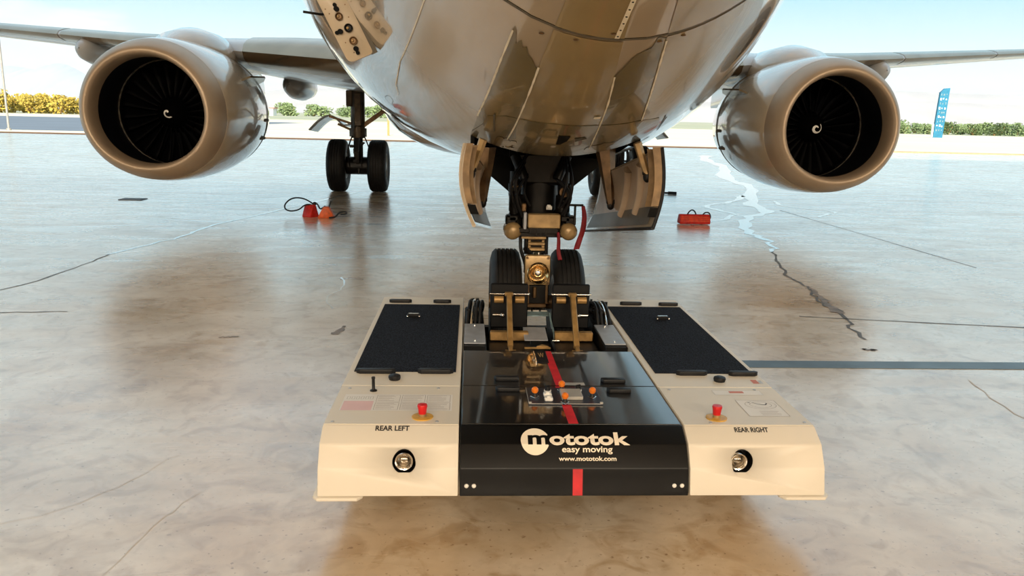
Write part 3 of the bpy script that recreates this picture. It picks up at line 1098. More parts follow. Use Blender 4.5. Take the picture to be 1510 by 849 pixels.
# side actuators, valves and hoses round the strut
rnd = random.Random(5)
mb = MB()
for s in (-1, 1):
    mb = MB()
    mb.cyl((s * 0.15, 4.88, 1.02), (s * 0.15, 4.90, 1.34), 0.035)
    mb.cyl((s * 0.145, 4.86, 1.10), (s * 0.145, 4.86, 1.20), 0.045)
    mb.box((s * 0.155, 4.87, 1.245), (0.075, 0.09, 0.06), bev=0.01)
    mb.box((s * 0.16, 4.85, 1.06), (0.06, 0.08, 0.04), bev=0.008)
    mb.cyl((s * 0.10, 4.82, 1.30), (s * 0.16, 4.86, 1.44), 0.03)
    mb.build('side_actuator', M['dark_metal'], gear)
mb = MB()
mb.box((-0.15, 4.80, 1.255), (0.07, 0.03, 0.008))
mb.cyl((-0.155, 4.79, 1.26), (-0.155, 4.79, 1.30), 0.012)
mb.box((-0.10, 4.80, 1.13), (0.03, 0.03, 0.05), bev=0.006)
mb.cyl((0.145, 4.79, 1.225), (0.145, 4.85, 1.225), 0.03)
mb.build('brass_fitting', M['bronze'], gear)
mb = MB()
mb.cyl((0.04, 4.83, 1.125), (0.075, 4.83, 1.125), 0.012)
mb.box((0.055, 4.82, 1.135), (0.025, 0.02, 0.022), bev=0.004)
mb.build('white_valve', M['white'], gear)
for k in range(9):
    s = -1 if k % 2 else 1
    x0 = s * rnd.uniform(0.05, 0.15)
    x1 = s * rnd.uniform(0.08, 0.17)
    z0 = rnd.uniform(1.05, 1.15)
    z1 = rnd.uniform(1.28, 1.46)
    mb = MB()
    mb.tube([(x0, 4.80, z0), (x0 + s * 0.04, 4.76, (z0 + z1) / 2), (x1, 4.84, z1)], rnd.uniform(0.006, 0.010), 8, True, 8)
    mb.build('hydraulic_hose', M['rubber'], gear)
mb = MB()
mb.tube([(-0.115, 4.82, 0.95), (-0.112, 4.80, 0.87), (-0.085, 4.82, 0.79), (-0.07, 4.86, 0.72)], 0.011, 8, True, 8)
mb.box((-0.072, 4.85, 0.76), (0.03, 0.03, 0.10), bev=0.006)
mb.build('hydraulic_hose', M['rubber'], gear)
mb = MB()
mb.cyl((-0.055, 4.83, 0.845), (-0.085, 4.80, 0.875), 0.016)
mb.build('hose_clamp', M['dark_metal'], gear)
# bracket arm that holds the warning streamer
mb = MB()
mb.box((0.205, 4.80, 1.148), (0.12, 0.02, 0.012))
mb.box((0.215, 4.80, 1.09), (0.012, 0.02, 0.11))
mb.box((0.155, 4.81, 1.16), (0.05, 0.04, 0.05), bev=0.008)
mb.build('streamer_bracket', M['dark_metal'], gear)
# landing light in its square bracket
mb = MB()
mb.box((-0.006, 4.80, 0.742), (0.158, 0.05, 0.188), bev=0.012, seg=2)
lb = mb.build('light_bracket', M['gold'], gear)
mb = MB()
mb.lathe([(0.0, 0.052), (-0.03, 0.066), (-0.042, 0.070), (-0.045, 0.066), (-0.042, 0.060), (-0.02, 0.046), (0.0, 0.02), (0.005, 0.0)], (-0.004, 4.78, 0.730), (0, 1, 0), 32)
mb.build('landing_light', M['goldlens'], gear, sharp=60)
mb = MB()
mb.ball((-0.004, 4.765, 0.730), 0.026, (1, 0.7, 1))
mb.build('lamp_bulb', M['chrome'], gear)
for x in (-0.072, 0.060):
    for z in (0.663, 0.822):
        mb = MB()
        mb.cyl((x, 4.765, z), (x, 4.78, z), 0.008, seg=10)
        mb.build('bolt', M['bronze'], gear)
mb = MB()
mb.box((-0.005, 4.84, 0.585), (0.15, 0.08, 0.13), bev=0.01)
mb.build('axle_housing', M['dark_metal'], gear)
mb = MB()
mb.cyl((-0.02, 4.785, 0.57), (-0.02, 4.785, 0.635), 0.012, seg=12)
mb.box((-0.06, 4.79, 0.59), (0.012, 0.01, 0.12))
mb.box((0.055, 4.79, 0.60), (0.014, 0.01, 0.14))
mb.box((-0.005, 4.80, 0.515), (0.12, 0.03, 0.024), bev=0.004)
mb.build('housing_trim', M['bronze'], gear)
# drag braces running up into the well
for s in (-1, 1):
    mb = MB()
    P = [(s * 0.17, 5.05, 1.19), (s * 0.17, 5.05, 1.42), (s * 0.395, 5.05, 1.42), (s * 0.395, 5.05, 1.375)]
    A = [mb.bm.verts.new(p) for p in P]
    B = [mb.bm.verts.new((p[0], p[1] + 0.05, p[2])) for p in P]
    mb.bm.faces.new(A)
    mb.bm.faces.new(B[::-1])
    for i in range(4):
        mb.bm.faces.new((A[i], A[(i + 1) % 4], B[(i + 1) % 4], B[i]))
    mb.build('side_brace', M['black_well'], gear)
mb = MB()
mb.box((0, 5.10, 1.34), (0.36, 0.06, 0.34))
mb.build('drag_brace', M['black_well'], gear)

# nose gear doors
for s in (-1, 1):
    def door_pt(u, v, off):
        """u 0..1 front to rear, v 0..1 top to bottom; curved like the belly it closes"""
        y = 3.66 + (1.06 + 0.60 * v) * u
        x = (0.452 - 0.095 * u) if s > 0 else (0.452 - 0.125 * u)
        z0 = 1.545 - 0.20 * u
        H = 0.385 + (0.02 + 0.02 * v) * u
        bul = 0.03 * math.sin(PI * min(1, v * 0.9))
        lean = -0.055 * v * v if s < 0 else -0.012 * v * v
        return Vector((s * (x + bul + lean + off), y + 0.07 * v * (1 - u), z0 - H * v))
    nu, nv = 12, 8
    mb = MB()
    o_ = mb.quadgrid([[door_pt(i / nu, j / nv, 0.012) for j in range(nv + 1)] for i in range(nu + 1)])
    i_ = mb.quadgrid([[door_pt(i / nu, j / nv, -0.006) for j in range(nv + 1)] for i in range(nu + 1)])
    edge = lambda g: [g[0][j] for j in range(nv)] + [g[i][nv] for i in range(nu)] + [g[nu][j] for j in range(nv, 0, -1)] + [g[i][0] for i in range(nu, 0, -1)]
    eo, ei = edge(o_), edge(i_)
    for k in range(len(eo)):
        mb.bm.faces.new((eo[k], eo[(k + 1) % len(eo)], ei[(k + 1) % len(eo)], ei[k]))
    door = mb.build('nose_gear_door', M['paint'], plane, sharp=50)
    mb = MB()
    mb.quadgrid([[door_pt(0.05 + 0.91 * i / nu, 0.03 + 0.68 * j / nv, -0.0085) for j in range(nv + 1)] for i in range(nu + 1)])
    mb.build('door_liner', M['doorskin'], door, sharp=0)
    mb = MB()
    mb.quadgrid([[door_pt(0.05 + 0.91 * i / nu, 0.71 + 0.24 * j / 4, -0.0085) for j in range(5)] for i in range(nu + 1)])
    mb.build('door_lower_liner', M['doorlow'], door, sharp=0)
    for u in (0.24, 0.44):
        mb = MB()
        mb.tube([door_pt(u, v, -0.012) for v in (0.12, 0.3, 0.55, 0.78)], lambda t: 0.03 * (1 - 0.3 * t), 10, True, 4)
        mb.build('door_rib', M['doorskin'], door)
    # front frame of the door
    mb = MB()
    mb.quadgrid([[door_pt(0.0, v, o2) + Vector((0, -0.004, 0)) for o2 in (-0.006, -0.036 if s < 0 else -0.042)] for v in np.linspace(0.0, 0.72, 8)], smooth=False)
    mb.quadgrid([[door_pt(0.05, v, o2) for o2 in (-0.006, -0.05)] for v in np.linspace(0.0, 0.72, 8)], smooth=False)
    mb.build('door_frame', M['frametan'], door, sharp=30)
    mb = MB()
    mb.quadgrid([[door_pt(0.0, v, o2) + Vector((0, -0.006, 0)) for o2 in (-0.006, -0.045)] for v in np.linspace(0.74, 0.86, 3)], smooth=False)
    mb.build('door_latch', M['black_well'], door)
    mb = MB()
    e_ = [door_pt(u, 1.0, 0.003) for u in np.linspace(0, 1, 12)]
    mb.tube(e_, 0.010, 8)
    e_ = [door_pt(0.0, v, 0.003) for v in np.linspace(0, 1, 12)]
    mb.tube(e_, 0.009 if s > 0 else 0.004, 8)
    mb.build('door_seal', M['rubber'] if s > 0 else M['paint'], door)
    # retraction links from the well to the door
    for u, v, m_, w_ in ((0.62, 0.60, 'bronze', 0.045), (0.12, 0.32, 'gold', 0.035)):
        a = door_pt(u, v, -0.03)
        b = Vector((s * 0.34 if u > .3 else s * 0.37, a.y - 0.02, 1.50 if u > .3 else 1.56))
        mb = MB()
        mb.cyl(b, a, w_ * 1.3 if u > 0.3 else w_ * 0.6, w_ * 0.45, seg=6)
        mb.build('door_link', M[m_], door)
        mb = MB()
        mb.ball(a, 0.022, (1, 1, 1.3), 10, 8)
        mb.box(a + Vector((0, 0, 0.02)), (0.05, 0.03, 0.03), bev=0.006)
        mb.build('link_joint', M['dark_metal'], door)

# main gear
MY = 17.47
for s in (-1, 1):
    cx = s * 2.86
    mb = MB()
    mb.cyl((cx, MY, 1.15), (cx, MY, 2.4), 0.15, seg=20)
    mb.cyl((cx, MY, 1.18), (cx, MY, 1.36), 0.185, seg=20)
    mb.box((cx + s * 0.16, MY, 1.98), (0.14, 0.25, 0.34), bev=0.02)
    mb.box((cx - s * 0.02, MY - 0.12, 1.75), (0.16, 0.12, 0.7), bev=0.02)
    leg = mb.build('main_gear', M['geardark'], plane)
    for q in (-1, 1):
        wheel((cx + q * 0.432, MY, 0.56), 0.56, 0.40, 0.27, leg)
    mb = MB()
    mb.cyl((cx, MY, 0.50), (cx, MY, 1.2), 0.10, seg=20)
    mb.cyl((cx - 0.5, MY, 0.56), (cx + 0.5, MY, 0.56), 0.08)
    mb.cyl((cx - 0.26, MY, 0.56), (cx + 0.26, MY, 0.56), 0.19)
    mb.build('axle', M['dark_metal'], leg)
    mb = MB()
    for k in range(10):
        a = rnd.uniform(-0.2, 0.2)
        zz = rnd.uniform(0.45, 1.15)
        mb.box((cx + a, MY - 0.16 + rnd.uniform(-0.03, 0.03), zz), (rnd.uniform(0.03, 0.09), 0.05, rnd.uniform(0.03, 0.12)), bev=0.006)
    mb.beam((cx, MY - 0.2, 0.62), (cx, MY - 0.26, 0.88), 0.07, 0.05)
    mb.beam((cx, MY - 0.26, 0.88), (cx, MY - 0.16, 1.15), 0.09, 0.05)
    mb.build('torque_link', M['dark_metal'], leg)
    for k in range(4):
        a = rnd.uniform(-0.15, 0.15)
        mb = MB()
        mb.tube([(cx + a, MY - 0.15, 1.2), (cx + a * 1.8, MY - 0.25, 0.9), (cx + a * 1.6, MY - 0.18, 0.55)], 0.014, 6, True, 6)
        mb.build('hydraulic_hose', M['rubber'], leg)
    mb = MB()
    mb.beam((cx - s * 0.12, MY, 1.42), (cx - s * 1.0, MY, 2.05), 0.07, 0.09)
    mb.build('side_strut', M['bronze'], leg)
    # curved fairing door carried on a link from the strut
    mb = MB()
    rows = []
    prof = [(-0.16, 1.46), (-0.32, 1.44), (-0.50, 1.60), (-0.66, 1.62), (-0.86, 1.50), (-1.05, 1.31)]
    Pp = spline([Vector((x, 0, z)) for x, z in prof], 6)
    for t in np.linspace(0, 1, 6):
        rows.append([(cx + s * -p.x * (1.0 if s > 0 else 1.0), MY - 0.05 + t * 1.0, p.z - 0.06 * t) for p in Pp])
    mb.quadgrid(rows)
    ob = mb.build('strut_door', M['wing'], leg, sharp=0)
    so = ob.modifiers.new('t', 'SOLIDIFY')
    so.thickness = 0.025
    mb = MB()
    mb.beam((cx + s * 0.1, MY, 1.44), (cx + s * 0.6, MY - 0.06, 1.60), 0.04, 0.05)
    mb.beam((cx + s * 0.1, MY, 1.30), (cx + s * 0.42, MY - 0.06, 1.44), 0.04, 0.05)
    mb.build('door_link', M['bronze'], leg)

# tail fin and tailplanes (behind the body)
mb = MB()
mb.prism([(28.0, 5.0), (31.5, 9.2), (33.2, 12.0), (35.4, 12.0), (35.2, 5.0)], 'x', -0.13, 0.13, 0.03)
mb.build('tail_fin', M['paint'], plane)
for s in (-1, 1):
    mb = MB()
    P = [(s * 0.4, 31.4), (s * 6.9, 34.8), (s * 6.9, 36.0), (s * 0.4, 35.0)]
    mb.prism(P, 'z', 4.35, 4.50, 0.02)
    mb.build('tailplane', M['wing'], plane)


# ---------------------------------------------------------------- the tug
tug = thing('aircraft_tug', 'low cream and black towbarless aircraft tug cradling the airliner nose wheels', 'tug', (0, 4.1, 0))
PROF = [(3.0, 0.445), (2.918, 0.400), (2.868, 0.318), (2.845, 0.212)]


def front_map(sv, off):
    """arc length down the front from the deck edge -> (y, z)"""
    P = [Vector(p) for p in PROF]
    sv = max(sv, 0.0)
    for i in range(3):
        L = (P[i + 1] - P[i]).length
        if sv <= L or i == 2:
            d = (P[i + 1] - P[i]).normalized()
            n = Vector((-abs(d.y), d.x * 1.0))
            n = Vector((d.y, -d.x)) if Vector((d.y, -d.x)).x < 0 else Vector((-d.y, d.x))
            q = P[i] + d * sv + n * off
            return q.x, q.y
        sv -= L


SEG1 = (Vector(PROF[1]) - Vector(PROF[0])).length
SEG2 = (Vector(PROF[2]) - Vector(PROF[1])).length


def text_bm(txt, bold=0.0):
    c = bpy.data.curves.new('lettering', 'FONT')
    c.body = txt
    c.size = 1.0
    c.offset = bold
    c.resolution_u = 4
    o = bpy.data.objects.new('lettering', c)
    COL.objects.link(o)
    dg = bpy.context.evaluated_depsgraph_get()
    dg.update()
    me = bpy.data.meshes.new_from_object(o.evaluated_get(dg))
    bpy.data.objects.remove(o)
    bpy.data.curves.remove(c)
    bm = bmesh.new()
    bm.from_mesh(me)
    bpy.data.meshes.remove(me)
    return bm


def fit(bm, x0, x1, v0, v1):
    xs = [v.co.x for v in bm.verts]
    ys = [v.co.y for v in bm.verts]
    a, b, c, d = min(xs), max(xs), min(ys), max(ys)
    for v in bm.verts:
        v.co.x = x0 + (v.co.x - a) / (b - a) * (x1 - x0)
        v.co.y = v0 + (v.co.y - c) / (d - c) * (v1 - v0)
        v.co.z = 0
    return bm


def front_text(name, bm, m, off, par):
    """bm holds a flat print in (x, s) with s measured down the front; wrap it over the folds"""
    for cut in (SEG1, SEG1 + SEG2):
        bmesh.ops.bisect_plane(bm, geom=bm.verts[:] + bm.edges[:] + bm.faces[:], plane_co=(0, cut, 0), plane_no=(0, 1, 0))
    for v in bm.verts:
        y, z = front_map(v.co.y, off)
        v.co = Vector((v.co.x, y, z))
    mb = MB()
    mb.bm.free()
    mb.bm = bm
    return mb.build(name, m, par, sharp=0)


def flat_text(name, txt, x0, x1, y0, y1, z, m, par, bold=0.0):
    bm = fit(text_bm(txt, bold), x0, x1, y0, y1)
    for v in bm.verts:
        v.co.z = z
    mb = MB()
    mb.bm.free()
    mb.bm = bm
    return mb.build(name, m, par, sharp=0)


def side_profile(top, rear):
    return [(rear, top), (3.0, top), (2.918, top - 0.045), (2.868, top - 0.127), (2.845, top - 0.233), (rear, 0.20)]


TOP = 0.445
for s in (-1, 1):
    xa, xb = (-1.007, -0.462) if s < 0 else (0.458, 1.007)
    mb = MB()
    mb.prism(side_profile(TOP, 5.285), 'x', xa, xb, 0.005)
    side = mb.build('side_housing', M['tugwhite'], tug, sharp=30)
    hx = s * 0.675
    # round opening with a flat foot for the headlight, cut through the front
    cut = MB()
    pl = []
    for k in range(40):
        a = 2 * PI * k / 40
        pl.append((hx + 0.047 * math.cos(a), 0.331 + max(0.052 * math.sin(a), -0.045)))
    cut.prism(pl, 'y', 2.70, 2.99)
    co = cut.build('cutter', M['black'], tug)
    md = side.modifiers.new('hole', 'BOOLEAN')
    md.object = co
    md.solver = 'EXACT'
    dg = bpy.context.evaluated_depsgraph_get()
    dg.update()
    me = bpy.data.meshes.new_from_object(side.evaluated_get(dg))
    side.modifiers.clear()
    side.data = me
    me.materials.clear()
    me.materials.append(M['tugwhite'])
    me.polygons.foreach_set('material_index', [0] * len(me.polygons))
    bpy.data.objects.remove(co)
    mb = MB()
    pl = [(hx + (p[0] - hx) * 0.985, 0.331 + (p[1] - 0.331) * 0.985) for p in pl]
    rows = [[(p[0], y, p[1]) for p in pl] for y in (2.90, 2.985)]
    vs = mb.quadgrid(rows, True)
    mb.cap(vs[1])
    cup = mb.build('headlight_recess', M['rubber'], side)
    lx = hx + (0.0 if s < 0 else -0.016)
    mb = MB()
    mb.lathe([(0.05, 0.0), (0.05, 0.034), (0.0, 0.037), (-0.006, 0.035), (-0.004, 0.030), (0.006, 0.026), (0.012, 0.0)], (lx, 2.893, 0.337), (0, 1, 0), 28)
    mb.build('headlight', M['chrome'], side, sharp=40)
    mb = MB()
    mb.lathe([(-0.010, 0.0), (-0.008, 0.012), (-0.002, 0.024), (0.006, 0.030)], (lx, 2.893, 0.337), (0, 1, 0), 24)
    mb.build('headlight_lens', M['glass'], side, sharp=60)
    # deck plates with the gap between them
    mb = MB()
    mb.box(((xa + xb) / 2, (3.004 + 3.462) / 2, TOP + 0.0015), (xb - xa - 0.006, 3.462 - 3.004, 0.003), bev=0.001)
    lid = mb.build('front_deck_plate', M['tugwhite'], tug)
    mb = MB()
    mb.box(((xa + xb) / 2, (3.468 + 5.280) / 2, TOP + 0.0015), (xb - xa - 0.006, 5.280 - 3.468, 0.003), bev=0.001)
    deck = mb.build('rear_deck_plate', M['tugwhite'], tug)
    Z = TOP + 0.003
    m0, m1 = (-0.977, -0.487) if s < 0 else (0.493, 0.978)
    mb = MB()
    mb.box(((m0 + m1) / 2, (3.665 + 5.055) / 2, Z + 0.002), (m1 - m0, 1.39, 0.004))
    mb.build('grip_mat', M['grip'], tug)
    h = [(-0.902, -0.639, 3.652), (-0.630 + 0.0, -0.630, 0)]
    for x0, x1, y in ([(-0.965, -0.775, 3.645), (-0.672, -0.498, 3.648), (-0.955, -0.805, 5.115), (-0.665, -0.545, 5.115)] if s < 0 else
                      [(0.590, 0.748, 3.645), (0.850, 0.998, 3.640), (0.585, 0.735, 5.115), (0.845, 0.980, 5.105)]):
        mb = MB()
        hz = Z + 0.014
        P = [(x0 - 0.0, y), (x0 + 0.018, y - 0.014), (x1 - 0.018, y - 0.014), (x1, y), (x1 - 0.012, y + 0.016), (x0 + 0.012, y + 0.016)]
        mb.prism(P, 'z', Z, Z + 0.022, 0.003)
        mb.build('grab_handle', M['rubber'], tug)
    cx_ = -0.765 if s < 0 else 0.776
    mb = MB()
    mb.box((cx_, 4.70, Z + 0.022), (0.075, 0.024, 0.016), bev=0.004)
    mb.box((cx_, 4.715, Z + 0.012), (0.060, 0.02, 0.02), bev=0.004)
    cl = mb.build('deck_latch', M['rubber'], tug)
    mb = MB()
    for q in (-1, 1):
        mb.ball((cx_ + q * 0.036, 4.683, Z + 0.016), 0.0075, (1, 1, 1), 10, 6)
    mb.box((cx_, 4.70, Z + 0.031), (0.06, 0.018, 0.003))
    mb.build('latch_trim', M['chrome'], cl)
    mb = MB()
    dx = -0.773 if s < 0 else 0.780
    mb.lathe([(0.0, 0.026), (0.012, 0.029), (0.020, 0.027), (0.024, 0.018), (0.025, 0.0)], (dx, 3.555, Z), (0, 0, 1), 28)
    mb.build('filler_cap', M['rubber'], tug)
    ex = -0.614 if s < 0 else 0.618
    mb = MB()
    mb.lathe([(0.0, 0.044), (0.004, 0.044), (0.005, 0.040), (0.004, 0.026), (0.006, 0.0)], (ex, 3.078, Z), (0, 0, 1), 36)
    ring = mb.build('stop_button_ring', M['yellow'], tug)
    mb = MB()
    mb.cyl((ex, 3.078, Z + 0.004), (ex, 3.078, Z + 0.018), 0.016, seg=20)
    mb.build('button_collar', M['gold'], ring)
    mb = MB()
    mb.lathe([(0.016, 0.0), (0.016, 0.016), (0.035, 0.018), (0.050, 0.021), (0.056, 0.019), (0.058, 0.0)], (ex, 3.078, Z), (0, 0, 1), 24)
    mb.build('stop_button', M['redbtn'], ring)
    for x, y in ((xa + 0.045, 3.425), (xb - 0.10, 3.43), (xa + 0.035 if s < 0 else xa + 0.12, 3.025), (xb - 0.09 if s < 0 else xb - 0.03, 3.03)):
        mb = MB()
        mb.lathe([(0.0, 0.007), (0.0025, 0.007), (0.0035, 0.004), (0.0036, 0.0)], (x, y, Z), (0, 0, 1), 12)
        mb.build('deck_screw', M['steelplate'], tug)
    # corner foot plate
    mb = MB()
    f0, f1 = (-1.027, -0.833) if s < 0 else (0.826, 1.027)
    mb.prism([(f0 + 0.02, 2.835), (f1 - 0.02, 2.835), (f1, 2.86), (f1, 3.15), (f0, 3.15), (f0, 2.86)], 'z', 0.196, 0.209, 0.003)
    mb.build('corner_foot', M['tugwhite'], tug)
    for y in (3.35, 4.95):
        mb = MB()
        mb.cyl((s * 0.72, y, 0.11), (s * 0.84, y, 0.11), 0.11, seg=28)
        mb.build('drive_wheel', M['tyre'], tug)
        mb = MB()
        mb.box((s * 0.78, y, 0.18), (0.22, 0.12, 0.08), bev=0.01)
        mb.build('wheel_fork', M['tugdark'], tug)

# lettering on the two fronts
front_text('lettering', fit(text_bm('REAR LEFT', 0.03), -0.795, -0.660, 0.030, 0.004), M['black'], 0.0012, tug)
front_text('lettering', fit(text_bm('REAR RIGHT', 0.03), 0.664, 0.805, 0.034, 0.008), M['black'], 0.0012, tug)

# joystick and decals
mb = MB()
mb.lathe([(0.0, 0.016), (0.004, 0.016), (0.007, 0.009), (0.010, 0.007), (0.055, 0.007), (0.060, 0.009), (0.066, 0.008), (0.068, 0.0)], (-0.852, 3.394, 0.448), (0, 0, 1), 16)
mb.build('joystick', M['rubber'], tug)


def decal(x0, x1, y0, y1, m, z, par, name='decal', sk=0.0):
    mb = MB()
    vs = [mb.bm.verts.new(p) for p in ((x0, y0, z), (x1, y0, z), (x1 + sk, y1, z), (x0 + sk, y1, z))]
    mb.bm.faces.new(vs)
    return mb.build(name, m, par, sharp=0)


def frame_lines(x0, x1, y0, y1, z, t, mb):
    for a, b, c, d in ((x0, x1, y0, y0 + t), (x0, x1, y1 - t, y1), (x0, x0 + t, y0, y1), (x1 - t, x1, y0, y1)):
        vs = [mb.bm.verts.new(p) for p in ((a, c, z), (b, c, z), (b, d, z), (a, d, z))]
        mb.bm.faces.new(vs)


ZD = 0.4487
sheet = decal(-0.968, -0.495, 3.148, 3.348, M['paper'], ZD, tug, 'safety_sheet')
decal(-0.962, -0.835, 3.152, 3.262, M['pink'], ZD + 0.0004, sheet, 'pink_block')
mb = MB()
for i in range(3):
    for j in range(2):
        x0 = -0.826 + i * 0.110
        y0 = 3.158 + j * 0.095
        frame_lines(x0, x0 + 0.102, y0, y0 + 0.086, ZD + 0.0004, 0.0016, mb)
        for k in range(6):
            yy = y0 + 0.012 + k * 0.0125
            a = x0 + 0.006
            b = a + rnd.uniform(0.05, 0.088)
            vs = [mb.bm.verts.new(p) for p in ((a, yy, ZD + 0.0004), (b, yy, ZD + 0.0004), (b, yy + 0.0024, ZD + 0.0004), (a, yy + 0.0024, ZD + 0.0004))]
            mb.bm.faces.new(vs)
tag(mb.build('print_lines', M['print'], sheet, sharp=0), kind='stuff')
mb = MB()
x = -0.955
for k in range(6):
    frame_lines(x, x + 0.014, 3.285, 3.318, ZD + 0.0004, 0.002, mb)
    x += 0.020
mb.build('header_print', M['plate'], sheet, sharp=0)
sheet2 = decal(0.768, 0.945, 3.098, 3.292, M['paper'], ZD, tug, 'diagram_decal')
mb = MB()
frame_lines(0.768, 0.945, 3.098, 3.292, ZD + 0.0004, 0.0016, mb)
for R_ in (0.038, 0.055):
    pts = [(0.865 + R_ * 1.25 * math.cos(a), 3.235 + R_ * 0.9 * math.sin(a)) for a in [2 * PI * k / 28 for k in range(29)]]
    mb.ribbon(pts, 0.0018, ZD + 0.0004)
for k in range(4):
    mb.ribbon([(0.83, 3.115 + k * 0.014), (0.83 + rnd.uniform(0.06, 0.1), 3.115 + k * 0.014)], 0.0022, ZD + 0.0004)
mb.build('diagram_lines', M['print'], sheet2, sharp=0)
mb = MB()
mb.ribbon([(0.835, 3.262), (0.85, 3.248), (0.87, 3.236), (0.885, 3.234), (0.895, 3.245), (0.898, 3.258)], [0.003, 0.004, 0.006, 0.007, 0.006, 0.002], ZD + 0.0008)
mb.ribbon([(0.815, 3.262), (0.824, 3.258)], 0.006, ZD + 0.0008)
mb.build('diagram_mark', M['black'], sheet2, sharp=0)
sheet3 = decal(0.700, 0.925, 3.360, 3.420, M['paper'], ZD, tug, 'warning_decal')
mb = MB()
frame_lines(0.700, 0.925, 3.360, 3.420, ZD + 0.0004, 0.0014, mb)
mb.build('decal_border', M['plate'], sheet3, sharp=0)
decal(0.775, 0.842, 3.384, 3.410, M['hazard'], ZD + 0.0004, sheet3, 'red_bar')
decal(0.935, 0.965, 3.52, 3.575, M['hazard'], ZD, tug, 'small_red_decal')
decal(0.968, 0.985, 3.52, 3.565, M['plate'], ZD, tug, 'small_grey_decal')

# black centre housing
mb = MB()
mb.prism(side_profile(TOP, 4.03), 'x', -0.456, 0.452, 0.004)
cen = mb.build('center_housing', M['tugfront'], tug, sharp=30)
for y0, y1 in ((3.006, 3.464), (3.472, 4.026)):
    mb = MB()
    mb.box((-0.002, (y0 + y1) / 2, TOP + 0.0025), (0.898, y1 - y0, 0.005), bev=0.0018)
    mb.build('center_lid', M['tugblack'], tug)
ZC = TOP + 0.005
mb = MB()
mb.box((-0.0045, 3.747, ZC + 0.0006), (0.040, 0.545, 0.0012), Matrix.Rotation(0.018, 3, 'Z'))
mb.build('red_stripe', M['tape'], tug)
mb = MB()
mb.box((0.0, 3.235, ZC + 0.0006), (0.040, 0.452, 0.0012), Matrix.Rotation(0.018, 3, 'Z'))
mb.build('red_stripe', M['tape'], tug)
bm = bmesh.new()
s0 = SEG1 + SEG2 + 0.002
vs = [bm.verts.new((x, y, 0)) for x, y in ((-0.011, s0), (0.028, s0), (0.028, s0 + 0.104), (-0.011, s0 + 0.104))]
bm.faces.new(vs)
front_text('red_stripe', bm, M['tape'], 0.0012, tug)
# logo and writing over the folds of the front
bm = bmesh.new()
R_ = 0.0575
ccx, ccs = -0.158, 0.077
circ = [bm.verts.new((ccx + R_ * math.cos(a), ccs + R_ * 1.06 * math.sin(a), 0)) for a in [2 * PI * k / 48 for k in range(48)]]
bm.faces.new(circ)
front_text('logo_disc', bm, M['cream'], 0.0010, tug)
front_text('logo_letter', fit(text_bm('m', 0.035), -0.187, -0.099, 0.096, 0.050), M['tugfront'], 0.0016, tug)
bm = bmesh.new()
vs = [bm.verts.new((x, y, 0)) for x, y in ((-0.108, 0.050), (-0.09, 0.046), (-0.09, 0.105), (-0.106, 0.098))]
bm.faces.new(vs)
front_text('logo_notch', bm, M['tugfront'], 0.0014, tug)
front_text('logo_lettering', fit(text_bm('ototok', 0.035), -0.101, 0.222, 0.099, 0.036), M['cream'], 0.0018, tug)
front_text('slogan_lettering', fit(text_bm('easy moving', 0.02), -0.052, 0.150, 0.134, 0.103), M['cream'], 0.0012, tug)
front_text('web_lettering', fit(text_bm('www.mototok.com', 0.02), -0.066, 0.164, 0.160, 0.142), M['cream'], 0.0012, tug)
for x in (-0.429, -0.400, 0.395, 0.426):
    y, z = front_map(SEG1 + SEG2 + 0.068, 0.0)
    mb = MB()
    mb.ball((x, y, z), 0.009, (1, 0.6, 1), 12, 8)
    mb.build('front_bolt', M['white'], tug)
# control panel
mb = MB()
mb.box((-0.002, 3.322, ZC + 0.003), (0.322, 0.206, 0.006), bev=0.0008)
cp = mb.build('control_panel', M['panelblue'], tug)
mb = MB()
for a, b in (((-0.163, 3.219), (-0.163, 3.425)), ((-0.163, 3.219), (0.159, 3.219))):
    mb.beam((*a, ZC + 0.006), (*b, ZC + 0.006), 0.002, 0.002)
for x in (-0.158, 0.154):
    mb.box((x, 3.226, ZC + 0.009), (0.014, 0.012, 0.006), bev=0.002)
mb.build('panel_edge', M['plate'], cp)
ZP = ZC + 0.006
for x, y in ((-0.132, 3.300), (-0.003, 3.385), (-0.006, 3.228), (0.124, 3.298)):
    mb = MB()
    mb.prism([(x - 0.020, y), (x, y - 0.026), (x + 0.020, y), (x, y + 0.02)], 'z', ZP, ZP + 0.006, 0.001)
    lv = mb.build('lever_base', M['chrome'], cp)
    mb = MB()
    mb.lathe([(0.005, 0.014), (0.016, 0.009), (0.024, 0.006)], (x, y, ZP), (0, 0, 1), 14)
    mb.build('lever_boot', M['rubber'], cp)
    mb = MB()
    mb.lathe([(0.020, 0.0), (0.021, 0.010), (0.030, 0.0155), (0.040, 0.0150), (0.047, 0.008), (0.048, 0.0)], (x, y, ZP), (0, 0, 1), 18)
    mb.build('lever_knob', M['orange'], cp)
for x, y in ((-0.068, 3.378), (0.073, 3.388)):
    mb = MB()
    mb.cyl((x, y, ZP), (x, y, ZP + 0.006), 0.017, seg=18)
    mb.build('dial_collar', M['white'], cp)
    mb = MB()
    mb.cyl((x, y, ZP + 0.006), (x, y, ZP + 0.022), 0.013, 0.011, seg=16)
    mb.box((x, y, ZP + 0.024), (0.022, 0.007, 0.008), Matrix.Rotation(0.5, 3, 'Z'))
    mb.build('dial', M['rubber'], cp)
for y in (3.315, 3.262):
    mb = MB()
    mb.box((-0.074, y, ZP + 0.008), (0.036, 0.036, 0.016), bev=0.004)
    mb.box((-0.074, y - 0.004, ZP + 0.018), (0.018, 0.02, 0.010), bev=0.003)
    mb.build('rocker_switch', M['white'], cp)
mb = MB()
mb.box((0.032, 3.318, ZP + 0.008), (0.094, 0.108, 0.016), bev=0.002)
mb.build('label_plate', M['plate'], cp)
